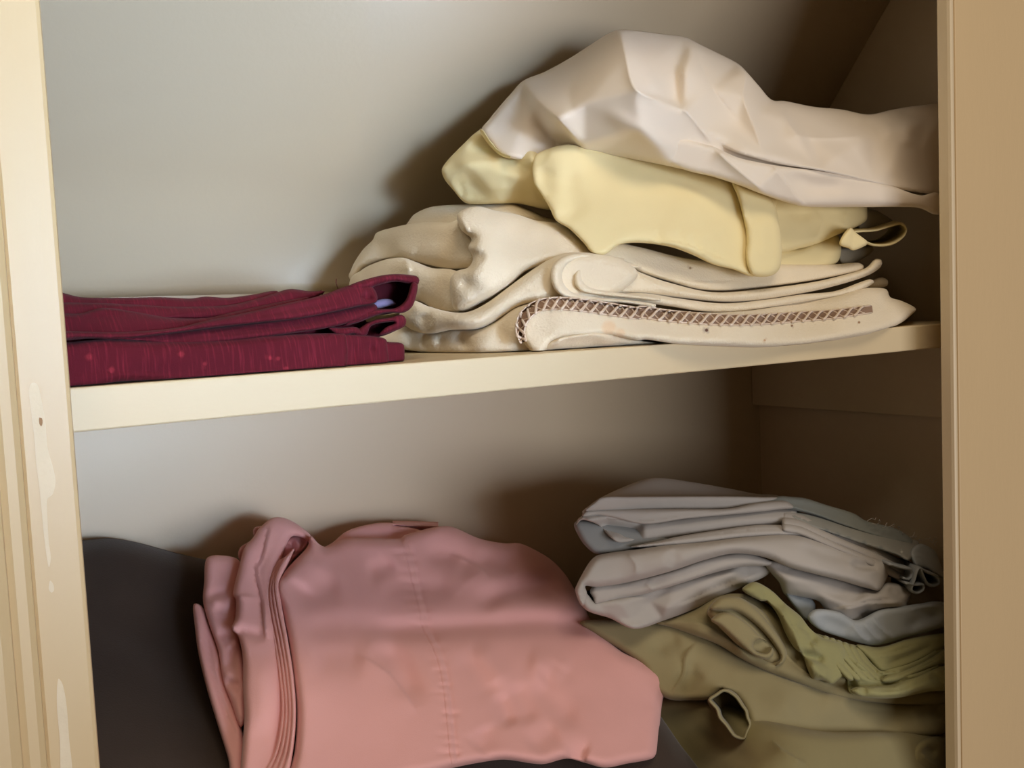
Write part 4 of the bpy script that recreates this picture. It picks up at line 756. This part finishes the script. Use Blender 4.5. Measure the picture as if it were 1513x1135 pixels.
L.append(Layer(cE([(1088, 850), (1110, 836), (1240, 828), (1320, 800), (1456, 756), (1456, 842), (1380, 853), (1250, 878), (1130, 872)]), oL(-.004), 8, 8, 30, 4, strokes=[('s', 2.5, 6, cE([(1150, 855), (1260, 852), (1360, 820), (1450, 800)])), ('v', 2.5, 4, cE([(1380, 770), (1400, 800), (1440, 825)])), ('v', 2.5, 5, cE([(1120, 840), (1140, 855), (1135, 872)]))], noise=NL, g=3.4, seed=302))
for k in range(6):
    x0, y0 = 985+24*k, 648+8*k; x1, y1 = 1080+27*k, 800+2*k
    mx_, my_ = (x0+x1)/2-8, (y0+y1)/2+10
    L.append(Layer(cE([(x0, y0), (x0+22, y0+2), (mx_+16, my_-14), (x1+18, y1-8), (x1+20, y1+12), (x1-2, y1+10), (mx_-8, my_+6), (x0-4, y0+14)]), oL(-.002+.0015*k), 5, 5, 20, 3, noise=((1.0, 14),), g=3.2, seed=310+k))
cloth('gathered_cloth', L, lime, r)

r = empty('folded_sheet', (.7, .1, Z0-.17), 'grey blue sheet in broad creased folds, second from the top of the right-hand pile', 'sheet')
yB = [(850, 870, .12), (900, 900, .115), (940, 925, .11), (880, 820, .125), (1000, 850, .095), (1150, 800, .085), (1150, 850, .07), (1300, 860, .045), (1340, 900, .035), (1250, 920, .04), (1050, 880, .085)]
oB = lambda d: [(a_, b_, c_+d) for a_, b_, c_ in yB]
S1 = Layer(cE([(74, 480), (80, 460), (95, 430), (130, 372), (160, 350), (300, 328), (400, 312), (550, 300), (700, 282), (880, 274), (990, 300), (1100, 335), (1190, 360), (1228, 378, 5), (1233, 405), (1222, 440), (1195, 480, 5), (1150, 473), (1050, 443), (940, 416), (860, 394), (770, 358), (660, 345), (560, 366), (420, 412), (250, 455), (150, 468), (112, 464), (118, 490), (112, 530), (96, 535)]),
    oB(0), 12, 11, 60, 8, strokes=[('v', 2.5, 9, cE([(420, 330), (440, 370), (425, 405)])), ('R', 2, 6, cE([(260, 335), (300, 390), (290, 440)])), ('v', 4, 8, cE([(1085, 372), (1130, 392), (1195, 380)])), ('s', 3.5, 8, cE([(1070, 372), (1130, 402), (1205, 408)])), ('v', 3, 10, cE([(900, 300), (1000, 345), (1100, 360)])), ('r', 3, 14, cE([(150, 410), (400, 360), (660, 315), (860, 330), (1050, 390)])), ('V', 4, 5, cE([(90, 470), (104, 500), (100, 530)]))],
    noise=((1.2, 40), (.5, 14)), g=3.8, seed=90)
S2 = Layer(cE([(128, 485), (145, 462), (250, 450), (420, 410), (560, 362), (660, 342), (720, 345), (800, 375), (790, 388), (700, 392), (600, 412), (440, 462), (300, 502), (150, 532, 5), (140, 508)]), oB(.010), 9, 8, 50, 6, strokes=[('v', 2.5, 7, cE([(250, 480), (440, 435), (620, 380)])), ('R', 2, 6, cE([(330, 450), (360, 480), (350, 500)]))], noise=((1, 30), (.4, 12)), g=3.6, seed=190)
S3 = Layer(cE([(96, 470), (125, 500), (148, 522), (300, 492), (440, 452), (600, 402), (700, 382), (800, 385), (785, 422), (700, 462), (560, 532), (400, 592), (292, 622, 5), (200, 582), (120, 556), (90, 520)]),
    Tin([(*p[:2], p[2]*1e-3) for p in cE([(80, 470, 128), (80, 560, 140), (150, 525, 128), (120, 556, 126), (200, 582, 128), (250, 532, 120), (292, 625, 116), (285, 590, 122), (345, 518, 126), (400, 592, 122), (415, 545, 112), (370, 500, 124), (440, 452, 118), (560, 532, 112), (520, 480, 108), (700, 462, 104), (650, 420, 100), (800, 420, 98), (700, 375, 108), (810, 370, 104)])], [(5, 7), (7, 6), (8, 7), (11, 10), (10, 9), (10, 14), (14, 16)], 2.6), 8, 7, 30, 6, strokes=[('s', 2.5, 6, cE([(420, 548), (560, 490), (760, 410)]))], noise=((.8, 30), (.4, 12)), g=3.4, seed=191)
S4 = Layer(cE([(765, 375), (800, 368), (860, 388), (940, 410), (1050, 438), (1150, 468), (1195, 470), (1225, 450), (1280, 462), (1312, 490), (1300, 525), (1290, 552), (1240, 552), (1160, 575), (1110, 606), (1060, 606), (1000, 560), (970, 520), (900, 505), (848, 497), (826, 450), (810, 432)]),
    Tin([(*p[:2], p[2]*1e-3) for p in cE([(760, 370, 100), (815, 440, 90), (848, 500, 92), (870, 440, 76), (960, 480, 68), (970, 525, 76), (1000, 440, 72), (1060, 610, 68), (1080, 540, 54), (1110, 610, 64), (1140, 560, 58), (1150, 510, 46), (1150, 470, 58), (1200, 560, 52), (1230, 500, 42), (1225, 445, 50), (1295, 555, 44), (1320, 485, 42), (1260, 520, 38)])], [(3, 4), (4, 8), (8, 11), (11, 14), (11, 10), (14, 18), (8, 7)], 3.0), 9, 8, 40, 7, strokes=[('v', 3, 8, cE([(850, 420), (900, 455), (1000, 490), (1100, 500)])), ('s', 3.5, 8, cE([(1000, 545), (1080, 540), (1180, 522), (1300, 520)])), ('v', 3, 6, cE([(1120, 580), (1150, 550), (1140, 530)])), ('v', 2.5, 6, cE([(1225, 465), (1255, 500), (1295, 510)]))], noise=((1.2, 30), (.5, 12)), g=3.6, seed=192)
low = [S3, S2, S4, S1]
cloth('folded_cloth', low, grey, r)
cloth('gathered_edge', [
    Layer(cE([(930, 580), (960, 550), (1050, 560), (1110, 590), (1200, 550), (1300, 535), (1350, 528), (1410, 520), (1450, 535), (1452, 600), (1400, 626), (1300, 652), (1200, 682), (1150, 682), (1060, 655), (970, 622)]), [(1210, 910, .062), (1250, 940, .055), (1300, 920, .045), (1390, 900, .028)], 9, 7, 50, 6,
        strokes=[('s', 3, 8, cE([(1100, 600), (1130, 640), (1170, 675)])), ('s', 3, 8, cE([(1140, 590), (1170, 630), (1210, 668)])), ('s', 3, 8, cE([(1170, 575), (1210, 620), (1255, 655)])), ('v', 3, 8, cE([(1300, 545), (1380, 560), (1440, 590)])), ('s', 4, 10, cE([(1300, 550), (1350, 535), (1420, 530)])), ('v', 3, 9, cE([(1290, 640), (1340, 590), (1430, 580)])), ('v', 3, 12, cE([(960, 590), (1030, 610), (1100, 640)]))], noise=((1.2, 28),), seed=91),
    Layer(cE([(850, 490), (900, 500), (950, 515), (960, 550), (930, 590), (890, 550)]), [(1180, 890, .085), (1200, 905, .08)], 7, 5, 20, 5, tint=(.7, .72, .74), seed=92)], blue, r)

r = empty('folded_sheet', (.7, .11, Z0-.13), 'blue grey sheet with frayed edge bands, topmost of the right-hand pile', 'sheet')
L = []
L.append(Layer(cE([(100, 195), (130, 165), (170, 138), (250, 100), (330, 70), (380, 64), (500, 80), (640, 104), (740, 124), (830, 134), (900, 200), (700, 220), (400, 220), (200, 220)]), [(880, 750, .145), (960, 706, .175), (1100, 725, .165), (1150, 735, .155), (1000, 760, .13), (1160, 770, .12)], 10, 8, 25, 6, strokes=[('s', 2.5, 20, cE([(150, 152), (280, 140), (400, 138), (640, 137), (830, 142)]), .05)], noise=((.9, 60),), seed=93))
yU = [(850, 775, .135), (880, 810, .125), (1000, 780, .11), (1150, 750, .105), (1150, 790, .09), (1300, 800, .06), (1340, 850, .05)]
oU = lambda d: [(a_, b_, c_+d) for a_, b_, c_ in yU]
NU = ((1.0, 40), (.4, 14))
# underside and pocket of the left fold, then the bands from the bottom upwards
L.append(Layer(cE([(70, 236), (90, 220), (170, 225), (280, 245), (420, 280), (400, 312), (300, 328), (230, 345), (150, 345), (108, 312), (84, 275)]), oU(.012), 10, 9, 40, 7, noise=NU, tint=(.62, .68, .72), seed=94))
L.append(Layer(cE([(280, 320), (400, 294), (440, 284), (600, 258), (760, 238), (880, 246), (1000, 284), (1100, 330), (1180, 368), (1100, 338), (990, 304), (880, 279), (700, 287), (550, 305), (400, 317)]), oU(.002), 6, 6, 60, 5, strokes=[('s', 2, 5, cE([(330, 312), (600, 276), (800, 262), (960, 280)]))], noise=NU, g=3.4, seed=194))
L.append(Layer(cE([(78, 240), (95, 222), (115, 222), (160, 240), (205, 285), (235, 304), (330, 296), (430, 286), (600, 262), (760, 240), (900, 224), (880, 180), (700, 190), (480, 210), (330, 230), (200, 205), (130, 200), (90, 212)]),
    Tin([(*p[:2], p[2]*1e-3) for p in cE([(60, 245, 140), (100, 215, 134), (80, 200, 140), (120, 225, 126), (205, 288, 122), (235, 306, 122), (180, 245, 146), (275, 262, 142), (200, 205, 130), (330, 228, 128), (330, 262, 124), (330, 300, 124), (480, 208, 124), (480, 245, 116), (480, 285, 118), (700, 188, 116), (700, 220, 108), (700, 250, 110), (910, 170, 106), (910, 205, 100), (910, 230, 100)])], [(3, 4), (3, 6), (6, 7), (10, 13), (13, 16), (16, 19), (4, 7)], 2.4), 6, 6, 50, 5, noise=NU, g=3.4, seed=195))
L.append(Layer(cE([(100, 210), (112, 186), (200, 180), (460, 180), (640, 178), (740, 158), (850, 150), (880, 175), (830, 182), (700, 196), (480, 216), (330, 236), (220, 214), (160, 205)]), oU(-.002), 6, 5, 40, 5, strokes=[('v', 2, 4, cE([(180, 196), (330, 218), (480, 202), (640, 190)]))], noise=NU, g=3.4, seed=196))
for k, (dy, dd) in enumerate(((0, .004), (22, .000), (44, -.002))):
    L.append(Layer(cE([(840, 190+dy), (900, 196+dy), (960, 222+dy), (1060, 266+dy*1.1), (1200, 326+dy*1.1), (1310, 388+dy), (1325, 412+dy*.7), (1300, 432+dy*.5), (1220, 374+dy*1.05), (1100, 316+dy), (990, 272+dy*.9), (900, 240+dy*.8), (840, 226+dy*.8)]), oU(dd), 6, 6, 50, 5, strokes=[('v', 1.5, 4, cE([(920, 222+dy), (1060, 284+dy), (1220, 356+dy)]))], noise=NU, g=3.4, seed=197+k))
L.append(Layer(cE([(110, 186), (140, 158), (172, 137), (280, 134), (400, 133), (640, 133), (760, 136), (840, 140), (820, 165), (700, 180), (640, 183), (460, 187), (300, 185), (180, 187)]), [(860, 760, .134), (1000, 742, .122), (1150, 740, .112)], 5, 4, 40, 4, strokes=[('v', 1, 3, cE([(150, 180), (300, 177), (460, 179), (680, 174)]))], noise=((.6, 40), (.5, 9)), g=3.4, seed=198))
cloth('folded_cloth', L, grey, r)
band = fabric('faded blue grey band', (.33, .335, .31), 1500, .2, .85, .16, .1, wr=.1)
cloth('hem_band', [
    Layer(cE([(710, 178), (760, 148), (830, 132), (860, 134), (920, 140), (1000, 165), (1100, 196), (1150, 225), (1250, 250), (1310, 285), (1330, 320), (1200, 290), (1080, 250), (960, 205), (880, 185), (800, 172)]), [(1110, 745, .115), (1150, 735, .112), (1250, 775, .085), (1340, 800, .060)], 6, 5, 50, 5, strokes=[('s', 2.5, 6, cE([(740, 170), (850, 165), (960, 195), (1100, 245), (1300, 310)])), ('v', 2, 4, cE([(830, 150), (960, 175), (1150, 240)]))], noise=((1, 18), (.4, 8)), tint=(.75, .8, .82), seed=95),
    Layer(cE([(866, 205), (890, 192), (960, 205), (1080, 245), (1200, 275), (1300, 290), (1340, 300, 3), (1335, 325), (1305, 370, 4), (1260, 350), (1150, 315), (1000, 265), (920, 240)]), [(1170, 765, .098), (1250, 785, .078), (1340, 815, .050)], 6, 5, 50, 5, strokes=[('s', 2, 8, cE([(900, 225), (1000, 255), (1150, 310), (1290, 360)]))], noise=((.9, 20), (.3, 8)), seed=96,
        spots=[(*q, 4, (.75, .8, .85)) for q in cE([(1000, 262), (1080, 290), (1140, 306), (1200, 325), (1040, 275)])] + [(*cE([(1278, 338)])[0], 2, (1.8, 1.8, 1.8))])], band, r)
cloth('fold_end', [
    Layer(cE([(1310, 345), (1325, 318), (1350, 308), (1400, 335), (1420, 380), (1436, 436), (1400, 420), (1370, 400), (1330, 390)]), [(1360, 810, .048), (1390, 850, .04)], 6, 5, 30, 4, strokes=[('s', 2, 5, cE([(1310, 350), (1345, 345), (1375, 380)]))], noise=((.8, 16),), tint=(1.1, 1.12, 1.12), seed=97),
    ribbon(cE([(1236, 385), (1290, 400), (1318, 405), (1320, 425), (1306, 442), (1288, 436)]), [(1330, 850, .038), (1350, 850, .036)], 45, 2.0, closed=False, shift=(-30, -14)),
    ribbon(cE([(1296, 455), (1330, 462), (1362, 462), (1360, 480), (1338, 492), (1318, 480), (1330, 440), (1345, 400), (1375, 415), (1412, 430), (1420, 455), (1400, 466), (1378, 458), (1352, 402)]), [(1330, 860, .034), (1390, 870, .030)], 45, 2.0, closed=False, shift=(-30, -14))], blue, r)
# frayed threads at the top edge
rs = random.Random(5); VV, FF = [], []; b_ = 0
for k in range(16):
    t = k/15; x = 1150+t*290; y = 222+t*100+rs.uniform(-4, 8)
    pts = [(x, y)]
    for q in range(4): pts.append((pts[-1][0]+rs.uniform(-4, 12), pts[-1][1]-rs.uniform(-6, 9)))
    P3 = [at1(*p, .072-.035*t) for p in cE(pts)]
    v, f, _ = tube(P3, .00025, 4); VV.append(v); FF += [tuple(q+b_ for q in g_) for g_ in f]; b_ += len(v)
o_ = link('frayed_threads', mesh_from(np.vstack(VV), FF, 'frayed_threads'), grey, r)
